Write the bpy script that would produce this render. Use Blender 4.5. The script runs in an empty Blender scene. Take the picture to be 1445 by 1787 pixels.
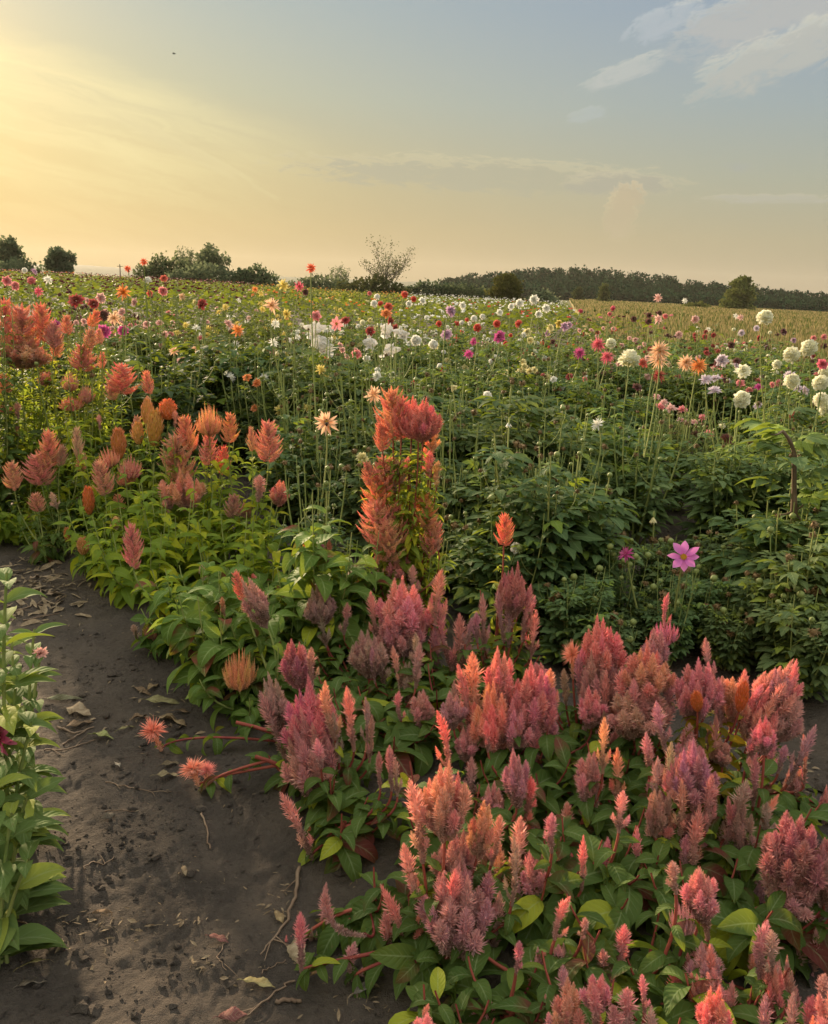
import bpy, math, random
import numpy as np
from mathutils import Vector, Matrix, Euler

# ------------------------------------------------------------------ camera
W0, H0, F = 1445.0, 1787.0, 1487.0          # photograph size and focal length in its pixels
sc = bpy.context.scene
CAM_Z, PITCH, ROLL = 1.5, 14.7, 2.1
cam_d = bpy.data.cameras.new('camera')
cam = bpy.data.objects.new('camera', cam_d)
sc.collection.objects.link(cam)
cam_d.sensor_fit = 'VERTICAL'
cam_d.sensor_height = 24.0
cam_d.lens = 24.0 * F / H0
cam_d.clip_start = 0.05
cam_d.clip_end = 9000
CM = Matrix.Rotation(math.radians(90 - PITCH), 3, 'X') @ Matrix.Rotation(math.radians(ROLL), 3, 'Z')
cam.matrix_world = Matrix.Translation((0, 0, CAM_Z)) @ CM.to_4x4()
sc.camera = cam

def ray(px, py):
    return CM @ Vector(((px - W0 / 2) / F, -(py - H0 / 2) / F, -1.0))

def pix(px, py, D):
    r = ray(px, py)
    return Vector((0, 0, CAM_Z)) + r * (D / r.y)

def sky_ae(px, py):
    r = ray(px, py).normalized()
    return math.degrees(math.atan2(r.x, r.y)), math.degrees(math.asin(r.z))

# ------------------------------------------------------------------ light
SUN_AZ, SUN_EL = -32.0, 14.0
SUN_STRENGTH = 5.0
EXPO = 1.0
sc.view_settings.view_transform = 'Standard'
sc.view_settings.look = 'None'
sc.view_settings.exposure = EXPO
sc.view_settings.gamma = 1.0
sc.cycles.use_denoising = True
sc.cycles.max_bounces = 7
sc.cycles.diffuse_bounces = 3
sc.cycles.glossy_bounces = 2
sc.cycles.transmission_bounces = 5
sc.cycles.transparent_max_bounces = 6
sc.cycles.volume_bounces = 0
sc.cycles.caustics_reflective = False
sc.cycles.caustics_refractive = False

a_, e_ = math.radians(SUN_AZ), math.radians(SUN_EL)
sun_dir = Vector((math.sin(a_) * math.cos(e_), math.cos(a_) * math.cos(e_), math.sin(e_)))
sun_d = bpy.data.lights.new('sun', 'SUN')
sun_d.energy = SUN_STRENGTH
sun_d.angle = math.radians(1.5)
sun_d.color = (1.0, 0.76, 0.50)
sun_o = bpy.data.objects.new('sun', sun_d)
sun_o.rotation_euler = sun_dir.to_track_quat('Z', 'Y').to_euler()
sun_o.location = (-20, 30, 20)
sc.collection.objects.link(sun_o)

def s2l(*c):
    return tuple((x / 255 / 12.92) if x / 255 <= .04045 else (((x / 255) + .055) / 1.055) ** 2.4 for x in c)

# ------------------------------------------------------------------ node helpers
class NT:
    def __init__(s, tree):
        s.t = tree; s.n = tree.nodes; s.l = tree.links
    def new(s, typ, **kw):
        nd = s.n.new(typ)
        for k, v in kw.items(): setattr(nd, k, v)
        return nd
    def put(s, sock, v):
        if isinstance(v, bpy.types.NodeSocket): s.l.new(v, sock)
        elif isinstance(v, (tuple, list)) and len(v) == 3 and sock.type == 'RGBA': sock.default_value = (*v, 1)
        else: sock.default_value = v
    def m(s, op, *a, clamp=False):
        nd = s.new('ShaderNodeMath', operation=op, use_clamp=clamp)
        for i, v in enumerate(a): s.put(nd.inputs[i], v)
        return nd.outputs[0]
    def mix(s, f, a, b, mode='MIX'):
        nd = s.new('ShaderNodeMix', data_type='RGBA', blend_type=mode)
        s.put(nd.inputs[0], f); s.put(nd.inputs[6], a); s.put(nd.inputs[7], b)
        return nd.outputs[2]
    def ss(s, x, a, b):                       # smoothstep a..b
        nd = s.new('ShaderNodeMapRange', interpolation_type='SMOOTHSTEP')
        s.put(nd.inputs[0], x); s.put(nd.inputs[1], a); s.put(nd.inputs[2], b)
        return nd.outputs[0]
    def ramp(s, x, stops, interp='LINEAR'):
        nd = s.new('ShaderNodeValToRGB'); cr = nd.color_ramp; cr.interpolation = interp
        while len(cr.elements) < len(stops): cr.elements.new(0.5)
        for e, (p, c) in zip(cr.elements, stops):
            e.position = p; e.color = (*c, 1)
        s.put(nd.inputs[0], x)
        return nd.outputs[0]
    def noise(s, vec, scale, detail=4, rough=.55, dist=0.0, w=None):
        nd = s.new('ShaderNodeTexNoise')
        if w is not None: nd.noise_dimensions = '4D'; nd.inputs['W'].default_value = w
        if vec is not None: s.put(nd.inputs['Vector'], vec)
        nd.inputs['Scale'].default_value = scale; nd.inputs['Detail'].default_value = detail
        nd.inputs['Roughness'].default_value = rough; nd.inputs['Distortion'].default_value = dist
        return nd.outputs[0]
    def comb(s, x, y, z=0.0):
        nd = s.new('ShaderNodeCombineXYZ')
        s.put(nd.inputs[0], x); s.put(nd.inputs[1], y); s.put(nd.inputs[2], z)
        return nd.outputs[0]

# ------------------------------------------------------------------ sky
def build_world():
    w = bpy.data.worlds.new('World'); sc.world = w; w.use_nodes = True
    w.node_tree.nodes.clear()
    g = NT(w.node_tree)
    tc = g.new('ShaderNodeTexCoord').outputs['Generated']
    sp = g.new('ShaderNodeSeparateXYZ'); g.put(sp.inputs[0], tc)
    X, Y, Z = sp.outputs
    el = g.m('MULTIPLY', g.m('ARCSINE', Z), 57.2958)
    az = g.m('MULTIPLY', g.m('ARCTAN2', X, Y), 57.2958)
    dt = g.new('ShaderNodeVectorMath', operation='DOT_PRODUCT')
    g.put(dt.inputs[0], tc); dt.inputs[1].default_value = sun_dir
    ang = g.m('MULTIPLY', g.m('ARCCOSINE', g.m('MINIMUM', dt.outputs['Value'], 0.99999)), 57.2958)
    e01 = g.m('DIVIDE', g.m('ADD', el, 2.0), 92.0, clamp=True)
    p = lambda d: (d + 2.0) / 92.0
    away = g.ramp(e01, [(0.0, s2l(184, 162, 136)), (p(0.4), s2l(188, 168, 140)), (p(3.5), s2l(193, 178, 148)),
                        (p(7), s2l(182, 181, 162)), (p(11), s2l(168, 177, 174)), (p(16), s2l(156, 168, 177)),
                        (p(30), s2l(168, 172, 174)), (p(60), s2l(176, 176, 174)), (1.0, s2l(180, 178, 174))])
    near = g.ramp(e01, [(0.0, s2l(204, 168, 104)), (p(0.5), s2l(210, 176, 110)), (p(3.5), s2l(226, 189, 122)),
                        (p(7), s2l(228, 199, 136)), (p(11), s2l(214, 204, 158)), (p(16), s2l(194, 198, 176)),
                        (p(30), s2l(190, 184, 168)), (p(60), s2l(180, 178, 172)), (1.0, s2l(180, 178, 174))])
    fa = g.m('EXPONENT', g.m('MULTIPLY', g.m('POWER', g.m('DIVIDE', ang, 35.0), 2.0), -1.0))
    col = g.mix(fa, away, near)
    # thin bright cirrus fan below a slanting edge from the sun side
    a0, e0 = sky_ae(0, 45); a1, e1 = sky_ae(640, 250)
    slope = (e1 - e0) / (a1 - a0)
    nz = g.noise(g.comb(g.m('MULTIPLY', az, 0.06), g.m('MULTIPLY', el, 0.25)), 3.0, 5, .6, 0.6)
    line = g.m('ADD', g.m('MULTIPLY', g.m('SUBTRACT', az, a0), slope), e0)
    dl = g.m('SUBTRACT', line, g.m('ADD', el, g.m('MULTIPLY', g.m('SUBTRACT', nz, 0.5), 1.6)))
    edge = g.ss(dl, -.5, 1.5)
    fade = g.m('SUBTRACT', 1.0, g.ss(az, a0 + 4, a1 + 2))
    low = g.ss(el, 0.0, 9.0)
    rays = g.ss(g.noise(g.comb(g.m('MULTIPLY', az, .045), g.m('MULTIPLY', dl, .42), 3.0), 2.2, 7, .62, .7), .30, .72)
    cir = g.m('MULTIPLY', g.m('MULTIPLY', edge, fade), g.m('MULTIPLY', low, g.m('ADD', .42, g.m('MULTIPLY', rays, .58))))
    col = g.mix(g.m('MULTIPLY', cir, .72), col, s2l(255, 234, 172))
    # glow round the hidden sun
    gl = g.m('EXPONENT', g.m('MULTIPLY', g.m('DIVIDE', ang, 5.0), -1.0))
    col = g.mix(gl, col, (3.0, 1.75, 0.62), 'ADD') if False else col
    def addc(c, f, k):
        vm = g.new('ShaderNodeVectorMath', operation='SCALE'); vm.inputs[0].default_value = k; g.put(vm.inputs['Scale'], f)
        va = g.new('ShaderNodeVectorMath', operation='ADD'); g.put(va.inputs[0], c); g.put(va.inputs[1], vm.outputs[0])
        return va.outputs[0]
    col = addc(col, gl, (1.25, .62, .10))
    # cloud masks: (centre px, half length px, half height px, slant, density, noise offset)
    def cloud(col, cx, cy, hl, hh, lit, dark, thr, w, sx=.35, sy=1.1, op=.8, slant=0.0):
        ca, ce = sky_ae(cx, cy)
        kx = hl / F * 57.3; ky = hh / F * 57.3
        dx = g.m('SUBTRACT', az, ca)
        dy = g.m('SUBTRACT', g.m('SUBTRACT', el, ce), g.m('MULTIPLY', dx, slant))
        r2 = g.m('ADD', g.m('POWER', g.m('ABSOLUTE', g.m('DIVIDE', dx, kx)), 2.5), g.m('POWER', g.m('ABSOLUTE', g.m('DIVIDE', dy, ky)), 2.0))
        body = g.m('SUBTRACT', 1.0, r2)
        v = g.comb(g.m('MULTIPLY', az, sx), g.m('MULTIPLY', g.m('SUBTRACT', el, g.m('MULTIPLY', dx, slant)), sy), w)
        n1 = g.noise(v, 1.6, 11, .68, .5)
        d = g.m('ADD', g.m('MULTIPLY', body, .55), g.m('MULTIPLY', g.m('SUBTRACT', n1, .5), 2.1))
        a = g.ss(d, thr, thr + .55)
        # light comes from the left, so the tops and left edges are the lit ones
        t = g.m('ADD', g.m('MULTIPLY', g.m('DIVIDE', dy, ky), .42), g.m('MULTIPLY', g.m('SUBTRACT', .75, a), .9), clamp=True)
        cc = g.mix(t, dark, lit)
        return g.mix(g.m('MULTIPLY', a, op), col, cc)
    def C(*c): return s2l(*c)
    col = cloud(col, 840, 308, 330, 30, C(250, 226, 176), C(192, 182, 154), -.04, 1.0, .34, 1.5, .85, -0.02)
    col = cloud(col, 1080, 322, 90, 20, C(240, 218, 178), C(188, 178, 156), -.10, 2.0, .4, 1.6, .85)
    col = cloud(col, 1082, 378, 26, 36, C(255, 226, 176), C(206, 184, 150), -.20, 3.3, 1.6, 1.6, .85)
    col = cloud(col, 1096, 345, 26, 22, C(255, 226, 176), C(206, 184, 150), -.20, 3.9, 1.6, 1.6, .85)
    col = cloud(col, 1360, 26, 165, 50, C(255, 240, 204), C(198, 192, 178), -.08, 4.0, .30, .9, .9, .12)
    col = cloud(col, 1370, 96, 135, 38, C(255, 242, 202), C(200, 194, 176), -.04, 5.6, .36, 1.0, .9, .30)
    col = cloud(col, 1090, 125, 70, 18, C(250, 236, 200), C(204, 200, 184), .0, 6.0, .4, 1.4, .8, .3)
    col = cloud(col, 1025, 200, 34, 12, C(234, 228, 208), C(198, 200, 190), -.05, 7.0, .6, 1.8, .4, .2)
    col = cloud(col, 1160, 40, 60, 24, C(236, 230, 212), C(192, 194, 188), .0, 8.0, .5, 1.0, .8, .3)
    col = cloud(col, 1350, 347, 120, 8, C(236, 218, 184), C(200, 190, 170), .0, 9.0, .5, 3.0, .8)
    col = cloud(col, 1290, 292, 40, 12, C(196, 188, 172), C(184, 180, 170), .15, 10.0, .5, 1.6, .4)
    col = cloud(col, 270, 235, 210, 14, C(250, 228, 170), C(236, 214, 160), .1, 11.0, .18, 1.6, .6, -0.42)
    col = g.mix(1.0, col, g.mix(g.ss(el, 15.0, 32.0), g.mix(g.ss(el, 2.0, 15.0), (.77, .85, .86), (.81, .89, 1.02)), (1.0, .99, .95)), 'MULTIPLY')
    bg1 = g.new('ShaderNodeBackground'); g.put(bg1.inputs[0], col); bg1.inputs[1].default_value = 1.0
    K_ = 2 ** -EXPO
    # unseen sky above the frame, brightened past the visible sky as added fill light
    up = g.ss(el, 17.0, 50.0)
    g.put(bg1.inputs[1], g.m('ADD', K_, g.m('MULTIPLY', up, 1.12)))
    st = g.new('ShaderNodeTexSky', sky_type='NISHITA')
    st.sun_disc = False; st.sun_elevation = math.radians(SUN_EL); st.sun_rotation = math.radians(SUN_AZ)
    st.dust_density = 3.0; st.air_density = 1.2
    bg2 = g.new('ShaderNodeBackground'); g.put(bg2.inputs[0], st.outputs[0]); bg2.inputs[1].default_value = 0.0012
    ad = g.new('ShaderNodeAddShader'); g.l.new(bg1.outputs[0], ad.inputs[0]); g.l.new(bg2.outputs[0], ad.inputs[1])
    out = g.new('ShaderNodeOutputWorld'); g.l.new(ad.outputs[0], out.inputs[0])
build_world()

# ------------------------------------------------------------------ objects, tags
def tag(o, label=None, cat=None, group=None, kind=None):
    if label: o['label'] = label
    if cat: o['category'] = cat
    if group: o['group'] = group
    if kind: o['kind'] = kind
    return o

def link(o, parent=None):
    sc.collection.objects.link(o)
    if parent is not None: o.parent = parent
    return o

def empty(name, loc):
    o = bpy.data.objects.new(name, None); o.location = loc
    o.empty_display_size = .1
    return link(o)

def put(name, mesh, parent=None, mat=None, color=None):
    o = bpy.data.objects.new(name, mesh); link(o, parent)
    if color is not None: o.color = (*color, 1)
    return o

class MB:
    """collects blocks of vertices, quads/tris and a 4-channel point attribute"""
    def __init__(s): s.v = []; s.q = []; s.t = []; s.c = []; s.n = 0; s.qm = []; s.tm = []
    def add(s, v, q=None, t=None, c=None, mi=0):
        v = np.asarray(v, dtype=np.float32).reshape(-1, 3)
        if c is None: c = np.zeros((len(v), 4), np.float32)
        s.v.append(v); s.c.append(np.asarray(c, np.float32).reshape(-1, 4))
        if q is not None and len(q):
            q = np.asarray(q, np.int64).reshape(-1, 4); s.q.append(q + s.n); s.qm.append(np.full(len(q), mi))
        if t is not None and len(t):
            t = np.asarray(t, np.int64).reshape(-1, 3); s.t.append(t + s.n); s.tm.append(np.full(len(t), mi))
        s.n += len(v)
    def arr(s): return np.concatenate(s.v)
    def mesh(s, name, mats, smooth=True, xf=None):
        me = bpy.data.meshes.new(name)
        v = np.concatenate(s.v)
        if xf is not None: v = xf(v)
        q = np.concatenate(s.q) if s.q else np.zeros((0, 4), np.int64)
        t = np.concatenate(s.t) if s.t else np.zeros((0, 3), np.int64)
        loops = np.concatenate([q.ravel(), t.ravel()])
        tot = np.concatenate([np.full(len(q), 4), np.full(len(t), 3)])
        start = np.concatenate([[0], np.cumsum(tot)[:-1]])
        me.vertices.add(len(v)); me.vertices.foreach_set('co', v.astype(np.float32).ravel())
        me.loops.add(len(loops)); me.loops.foreach_set('vertex_index', loops.astype(np.int32))
        me.polygons.add(len(tot)); me.polygons.foreach_set('loop_start', start.astype(np.int32))
        me.polygons.foreach_set('loop_total', tot.astype(np.int32))
        mi = np.concatenate(s.qm + s.tm) if (s.qm or s.tm) else np.zeros(0)
        if not isinstance(mats, (list, tuple)): mats = [mats]
        for m in mats: me.materials.append(m)
        me.polygons.foreach_set('material_index', mi.astype(np.int32))
        me.polygons.foreach_set('use_smooth', np.full(len(tot), smooth))
        at = me.attributes.new('cd', 'FLOAT_COLOR', 'POINT')
        at.data.foreach_set('color', np.concatenate(s.c).astype(np.float32).ravel())
        me.update(calc_edges=True); me.validate()
        return me

def norm(v): return v / np.maximum(np.linalg.norm(v, axis=-1, keepdims=True), 1e-9)

def leaves(mb, P, T, N, L, Wd, droop, rnd, n=6, pw=.85, fold=.3, wave=.0, teeth=0.0, tip=1.0, extra=0.0, mi=0, seed=0, minw=0.0):
    """K leaf blades: base P, direction T, rough normal N, length L, width Wd, total bend droop (rad)"""
    P = np.atleast_2d(np.asarray(P, float)); K = len(P)
    if K == 0: return
    T = norm(np.broadcast_to(np.asarray(T, float), (K, 3)))
    N = np.broadcast_to(np.asarray(N, float), (K, 3)); N = norm(N - T * (N * T).sum(1, keepdims=True) + 1e-6)
    B = np.cross(T, N)
    L = np.broadcast_to(np.asarray(L, float), (K,)); Wd = np.broadcast_to(np.asarray(Wd, float), (K,))
    droop = np.broadcast_to(np.asarray(droop, float), (K,)); rnd = np.broadcast_to(np.asarray(rnd, float), (K,))
    s = np.linspace(0, 1, n + 1)
    phi = -droop[:, None] * s[None, :]
    ds = 1.0 / n
    cx = np.concatenate([np.zeros((K, 1)), np.cumsum(np.cos((phi[:, 1:] + phi[:, :-1]) / 2), 1)], 1) * ds
    cz = np.concatenate([np.zeros((K, 1)), np.cumsum(np.sin((phi[:, 1:] + phi[:, :-1]) / 2), 1)], 1) * ds
    ctr = P[:, None, :] + L[:, None, None] * (cx[..., None] * T[:, None, :] + cz[..., None] * N[:, None, :])
    nrm = -np.sin(phi)[..., None] * T[:, None, :] + np.cos(phi)[..., None] * N[:, None, :]
    w = np.maximum(np.sin(np.pi * np.clip(s, 0.0, 1) ** pw) ** tip, 0)
    w[0] = .05; w[-1] = minw
    if teeth:
        tt = np.ones(n + 1); tt[2:-1:2] -= teeth; w = w * tt
    hw = .5 * Wd[:, None] * w[None, :]
    cf, sf = math.cos(fold), math.sin(fold)
    wv = (wave * np.sin(s[None, :] * 11 + rnd[:, None] * 40))[..., None] * hw[..., None] * nrm
    ea = ctr + hw[..., None] * (cf * B[:, None, :] + sf * nrm) + wv
    eb = ctr + hw[..., None] * (-cf * B[:, None, :] + sf * nrm) - wv
    V = np.stack([ea, ctr, eb], 2)                       # K, n+1, 3, 3
    C = np.zeros((K, n + 1, 3, 4)); C[..., 0] = np.array([0, .5, 1.0])[None, None, :]
    C[..., 1] = s[None, :, None]; C[..., 2] = rnd[:, None, None]
    C[..., 3] = np.broadcast_to(np.asarray(extra, float), (K,))[:, None, None]
    i = np.arange(n)[:, None] * 3 + np.arange(2)[None, :]
    q1 = np.stack([i, i + 1, i + 4, i + 3], -1).reshape(-1, 4)
    q = (q1[None] + (np.arange(K) * (n + 1) * 3)[:, None, None]).reshape(-1, 4)
    mb.add(V.reshape(-1, 3), q=q, c=C.reshape(-1, 4), mi=mi)

def tube(mb, pts, r0, r1=None, sides=6, rnd=0.0, mi=0, cap=False):
    pts = np.asarray(pts, float); n = len(pts)
    if r1 is None: r1 = r0
    rr = np.linspace(r0, r1, n) if np.isscalar(r0) else np.asarray(r0)
    tg = norm(np.gradient(pts, axis=0))
    ref = np.array([0.3, 1.0, 0.15]) if abs(tg[:, 2]).mean() > .6 else np.array([0.1, .2, 1.0])
    u = norm(np.cross(tg, ref)); v = np.cross(tg, u)
    a = np.arange(sides) * 2 * math.pi / sides
    V = pts[:, None, :] + rr[:, None, None] * (np.cos(a)[None, :, None] * u[:, None, :] + np.sin(a)[None, :, None] * v[:, None, :])
    q = []
    for i in range(n - 1):
        for j in range(sides):
            k = (j + 1) % sides
            q.append((i * sides + j, i * sides + k, (i + 1) * sides + k, (i + 1) * sides + j))
    c = np.zeros((n * sides, 4)); c[:, 1] = np.repeat(np.linspace(0, 1, n), sides); c[:, 2] = rnd
    mb.add(V.reshape(-1, 3), q=q, c=c, mi=mi)

def bez(a, b, c, n=8):
    t = np.linspace(0, 1, n)[:, None]
    a, b, c = (np.asarray(x, float) for x in (a, b, c))
    return (1 - t) ** 2 * a + 2 * t * (1 - t) * b + t * t * c

def florets(mb, P, D, L, R, age, srnd, rng, sides=3):
    """thin pointed bracts: three sided needles"""
    K = len(P)
    D = norm(D); ref = np.where(np.abs(D[:, 2:3]) > .8, np.array([[1.0, 0, 0]]), np.array([[0, 0, 1.0]]))
    u = norm(np.cross(D, ref)); v = np.cross(D, u)
    a0 = rng.uniform(0, 6.28, K)
    ring = []
    for j in range(sides):
        a = a0 + j * 2 * math.pi / sides
        ring.append(P + R[:, None] * (np.cos(a)[:, None] * u + np.sin(a)[:, None] * v) + D * L[:, None] * .25)
    tipv = P + D * L[:, None]
    V = np.stack([P] + ring + [tipv], 1)                 # K, sides+2
    m = sides + 2
    t = []
    for j in range(sides):
        k = (j + 1) % sides
        t += [(1 + j, 1 + k, m - 1), (0, 1 + k, 1 + j)]
    t = (np.array(t)[None] + (np.arange(K) * m)[:, None, None]).reshape(-1, 3)
    C = np.zeros((K, m, 4)); C[..., 0] = age[:, None]; C[..., 1] = np.broadcast_to(srnd, (K,))[:, None]
    C[..., 2] = rng.uniform(0, 1, K)[:, None]; C[:, -1, 3] = 1.0
    mb.add(V.reshape(-1, 3), t=t, c=C.reshape(-1, 4))

# value noise in numpy
def vnoise(x, y, seed=0):
    xi = np.floor(x).astype(np.int64); yi = np.floor(y).astype(np.int64)
    xf = x - xi; yf = y - yi
    xf = xf * xf * (3 - 2 * xf); yf = yf * yf * (3 - 2 * yf)
    def h(a, b):
        n = (a * 374761393 + b * 668265263 + seed * 144665) & 0xffffffff
        n = ((n ^ (n >> 13)) * 1274126177) & 0xffffffff
        return ((n ^ (n >> 16)) & 0xffff) / 65535.0
    return (h(xi, yi) * (1 - xf) + h(xi + 1, yi) * xf) * (1 - yf) + (h(xi, yi + 1) * (1 - xf) + h(xi + 1, yi + 1) * xf) * yf

ND = np.array([0.83, 0.56]); ND = ND / np.linalg.norm(ND)       # across the rows
DD = np.array([-ND[1], ND[0]])                                   # along the rows
def smooth(x, a, b):
    t = np.clip((x - a) / (b - a), 0, 1); return t * t * (3 - 2 * t)

def H(x, y):
    """terrain height"""
    x = np.asarray(x, float); y = np.asarray(y, float)
    r = np.hypot(x, y)
    off = x * ND[0] + y * ND[1]
    z = -0.016 * x * smooth(y, 6, 40) * np.clip(1 - smooth(r, 400, 1500), 0, 1)
    near = 1 - smooth(r, 14, 30)
    bed = smooth(off, .75, 1.15) * (1 - smooth(off, 2.0, 2.45))
    z = z + near * (.045 * bed + .05 * smooth(off, 2.7, 3.1) + .03 * (1 - smooth(off, -.2, .3)))
    z = z + near * (.035 * (vnoise(x * 1.7, y * 1.7, 1) - .5) + .022 * (vnoise(x * 5, y * 5, 2) - .5)
                    + .011 * (vnoise(x * 13, y * 13, 3) - .5) + .008 * (vnoise(x * 33, y * 33, 4) - .5) + .006 * (vnoise(x * 75, y * 75, 5) - .5))
    return z
def HZ(x, y): return float(H(np.array([x]), np.array([y]))[0])

def ground_hit(px, py):
    r = ray(px, py); o = Vector((0, 0, CAM_Z))
    lo = .2; t = lo
    for _ in range(6000):
        p = o + r * t
        if p.z <= HZ(p.x, p.y): return p
        t *= 1.003
    return p

# ------------------------------------------------------------------ materials
def mat(name):
    m = bpy.data.materials.new(name); m.use_nodes = True
    m.node_tree.nodes.clear(); g = NT(m.node_tree)
    out = g.new('ShaderNodeOutputMaterial')
    return m, g, out

def cd(g):
    at = g.new('ShaderNodeAttribute', attribute_name='cd')
    sp = g.new('ShaderNodeSeparateColor'); g.put(sp.inputs[0], at.outputs['Color'])
    return sp.outputs[0], sp.outputs[1], sp.outputs[2], at.outputs['Alpha']

def finish(g, out, col, rough=.5, spec=.35, trans=0.0, tcol=None, bump=None, bstr=.3, bdist=.002):
    b = g.new('ShaderNodeBsdfPrincipled'); g.put(b.inputs['Base Color'], col)
    g.put(b.inputs['Roughness'], rough); b.inputs['Specular IOR Level'].default_value = spec
    if bump is not None:
        bn = g.new('ShaderNodeBump'); bn.inputs['Strength'].default_value = bstr; bn.inputs['Distance'].default_value = bdist
        g.put(bn.inputs['Height'], bump); g.l.new(bn.outputs[0], b.inputs['Normal'])
    sh = b.outputs[0]
    if trans:
        t = g.new('ShaderNodeBsdfTranslucent'); g.put(t.inputs[0], tcol if tcol is not None else col)
        mx = g.new('ShaderNodeMixShader'); mx.inputs[0].default_value = trans
        g.l.new(sh, mx.inputs[1]); g.l.new(t.outputs[0], mx.inputs[2]); sh = mx.outputs[0]
    g.l.new(sh, out.inputs[0])

def leaf_mat(name, ca, cb, cy=(.30, .36, .03), yell=.12, trans=.38, veins=7.0, gloss=.42, red=None):
    m, g, out = mat(name)
    u, s, r, ex = cd(g)
    mm = g.m('MULTIPLY', g.m('ABSOLUTE', g.m('SUBTRACT', u, .5)), 2.0)
    oi = g.new('ShaderNodeObjectInfo')
    geo = g.new('ShaderNodeTexCoord').outputs['Object']
    n1 = g.noise(geo, 9.0, 3)
    base = g.mix(g.m('ADD', g.m('MULTIPLY', r, .7), g.m('MULTIPLY', n1, .3)), ca, cb)
    # young or ageing leaves are yellower
    base = g.mix(g.ss(r, 1 - yell * 1.4, 1 - yell * .4), base, cy)
    if red is not None:
        base = g.mix(g.m('MULTIPLY', g.m('LESS_THAN', r, .09), g.ss(n1, .4, .6)), base, red)
    # worn edges and tips
    tipm = g.m('MULTIPLY', g.ss(s, .8, 1.0), g.ss(n1, .45, .7))
    base = g.mix(g.m('MULTIPLY', tipm, .6), base, (.22, .17, .04))
    spot = g.ss(g.noise(geo, 75.0, 2), .70, .76)
    base = g.mix(g.m('MULTIPLY', spot, .55), base, (.16, .10, .04))
    vr = g.m('FRACT', g.m('SUBTRACT', g.m('MULTIPLY', s, veins), g.m('MULTIPLY', mm, 1.7)))
    vn = g.m('MULTIPLY', g.ss(vr, .80, .97), g.ss(mm, 1.0, .2))
    rib = g.ss(mm, .12, .0)
    vv = g.m('MAXIMUM', g.m('MULTIPLY', vn, .55), rib)
    light = g.mix(.55, base, (.42, .50, .24))
    base2 = g.mix(g.m('MULTIPLY', vv, .55), base, light)
    base2 = g.mix(1.0, base2, oi.outputs['Color'], 'MULTIPLY')
    tc = g.mix(.6, base2, (.40, .48, .03))
    hgt = g.m('ADD', g.m('MULTIPLY', g.m('ABSOLUTE', g.m('SUBTRACT', vr, .4)), 1.0), g.m('MULTIPLY', n1, .6))
    finish(g, out, base2, gloss + .12, .13, trans, tc, hgt, .5, .004)
    return m

M = {}
M['cel_leaf'] = leaf_mat('celosia leaf', (.045, .085, .018), (.105, .160, .034), (.30, .33, .03), .05, .35, 8.0, .5, red=(.13, .03, .025))
M['cel_leaf_y'] = leaf_mat('young glow-lightened celosia leaf', (.20, .29, .05), (.38, .44, .06), (.58, .54, .04), .3, .55, 8.0, .55)  # yellow green leaf, lightened so the left group's sun glow sits in its colour
M['dah_leaf'] = leaf_mat('dahlia leaf', (.070, .115, .050), (.135, .182, .072), (.22, .28, .05), .10, .32, 5.0, .55)
M['zin_leaf'] = leaf_mat('zinnia leaf', (.10, .16, .045), (.17, .24, .07), (.30, .34, .06), .2, .35, 4.0, .6)

def stem_mat(name, ca, cb):
    m, g, out = mat(name)
    u, s, r, ex = cd(g)
    oc = g.new('ShaderNodeTexCoord').outputs['Object']
    n1 = g.noise(oc, 14, 4)
    c = g.mix(g.ss(g.m('ADD', n1, g.m('MULTIPLY', r, .4)), .3, .8), ca, cb)
    finish(g, out, c, .7, .2, 0, None, g.noise(oc, 90, 3), .3, .002)
    return m
M['stem_red'] = stem_mat('red stem', (.16, .028, .030), (.30, .075, .050))
M['stem_green'] = stem_mat('green stem', (.16, .23, .06), (.30, .33, .10))
M['stem_dark'] = stem_mat('dark stem', (.05, .045, .03), (.12, .13, .06))
M['stem_brown'] = stem_mat('brown stem', (.13, .085, .055), (.25, .18, .12))

def plume_mat():
    m, g, out = mat('plume')
    age, sr, fr, tp = cd(g)
    oi = g.new('ShaderNodeObjectInfo')
    base = oi.outputs['Color']
    hs = g.new('ShaderNodeHueSaturation'); g.put(hs.inputs['Color'], base)
    g.put(hs.inputs['Hue'], g.m('ADD', .465, g.m('MULTIPLY', sr, .065)))
    hs.inputs['Saturation'].default_value = 1.0; hs.inputs['Value'].default_value = 1.0
    c = hs.outputs[0]
    # bract points pale coral, the older florets low on the spike tan
    c = g.mix(g.m('MULTIPLY', tp, .5), c, (.97, .58, .50))
    oc = g.new('ShaderNodeTexCoord').outputs['Object']
    tan = g.mix(fr, (.27, .165, .125), (.52, .36, .28))
    c = g.mix(g.m('MULTIPLY', g.ss(age, .30, .85), g.m('ADD', .35, g.m('MULTIPLY', oi.outputs['Alpha'], .6))), c, tan)
    c = g.mix(g.m('MULTIPLY', g.m('GREATER_THAN', fr, .93), .5), c, (.85, .62, .50))
    v = g.new('ShaderNodeHueSaturation'); g.put(v.inputs['Color'], c)
    g.put(v.inputs['Value'], g.m('ADD', .85, g.m('MULTIPLY', fr, .4)))
    v.inputs['Saturation'].default_value = 1.0
    finish(g, out, v.outputs[0], .7, .1, .5, v.outputs[0])
    return m
M['plume'] = plume_mat()

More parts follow.
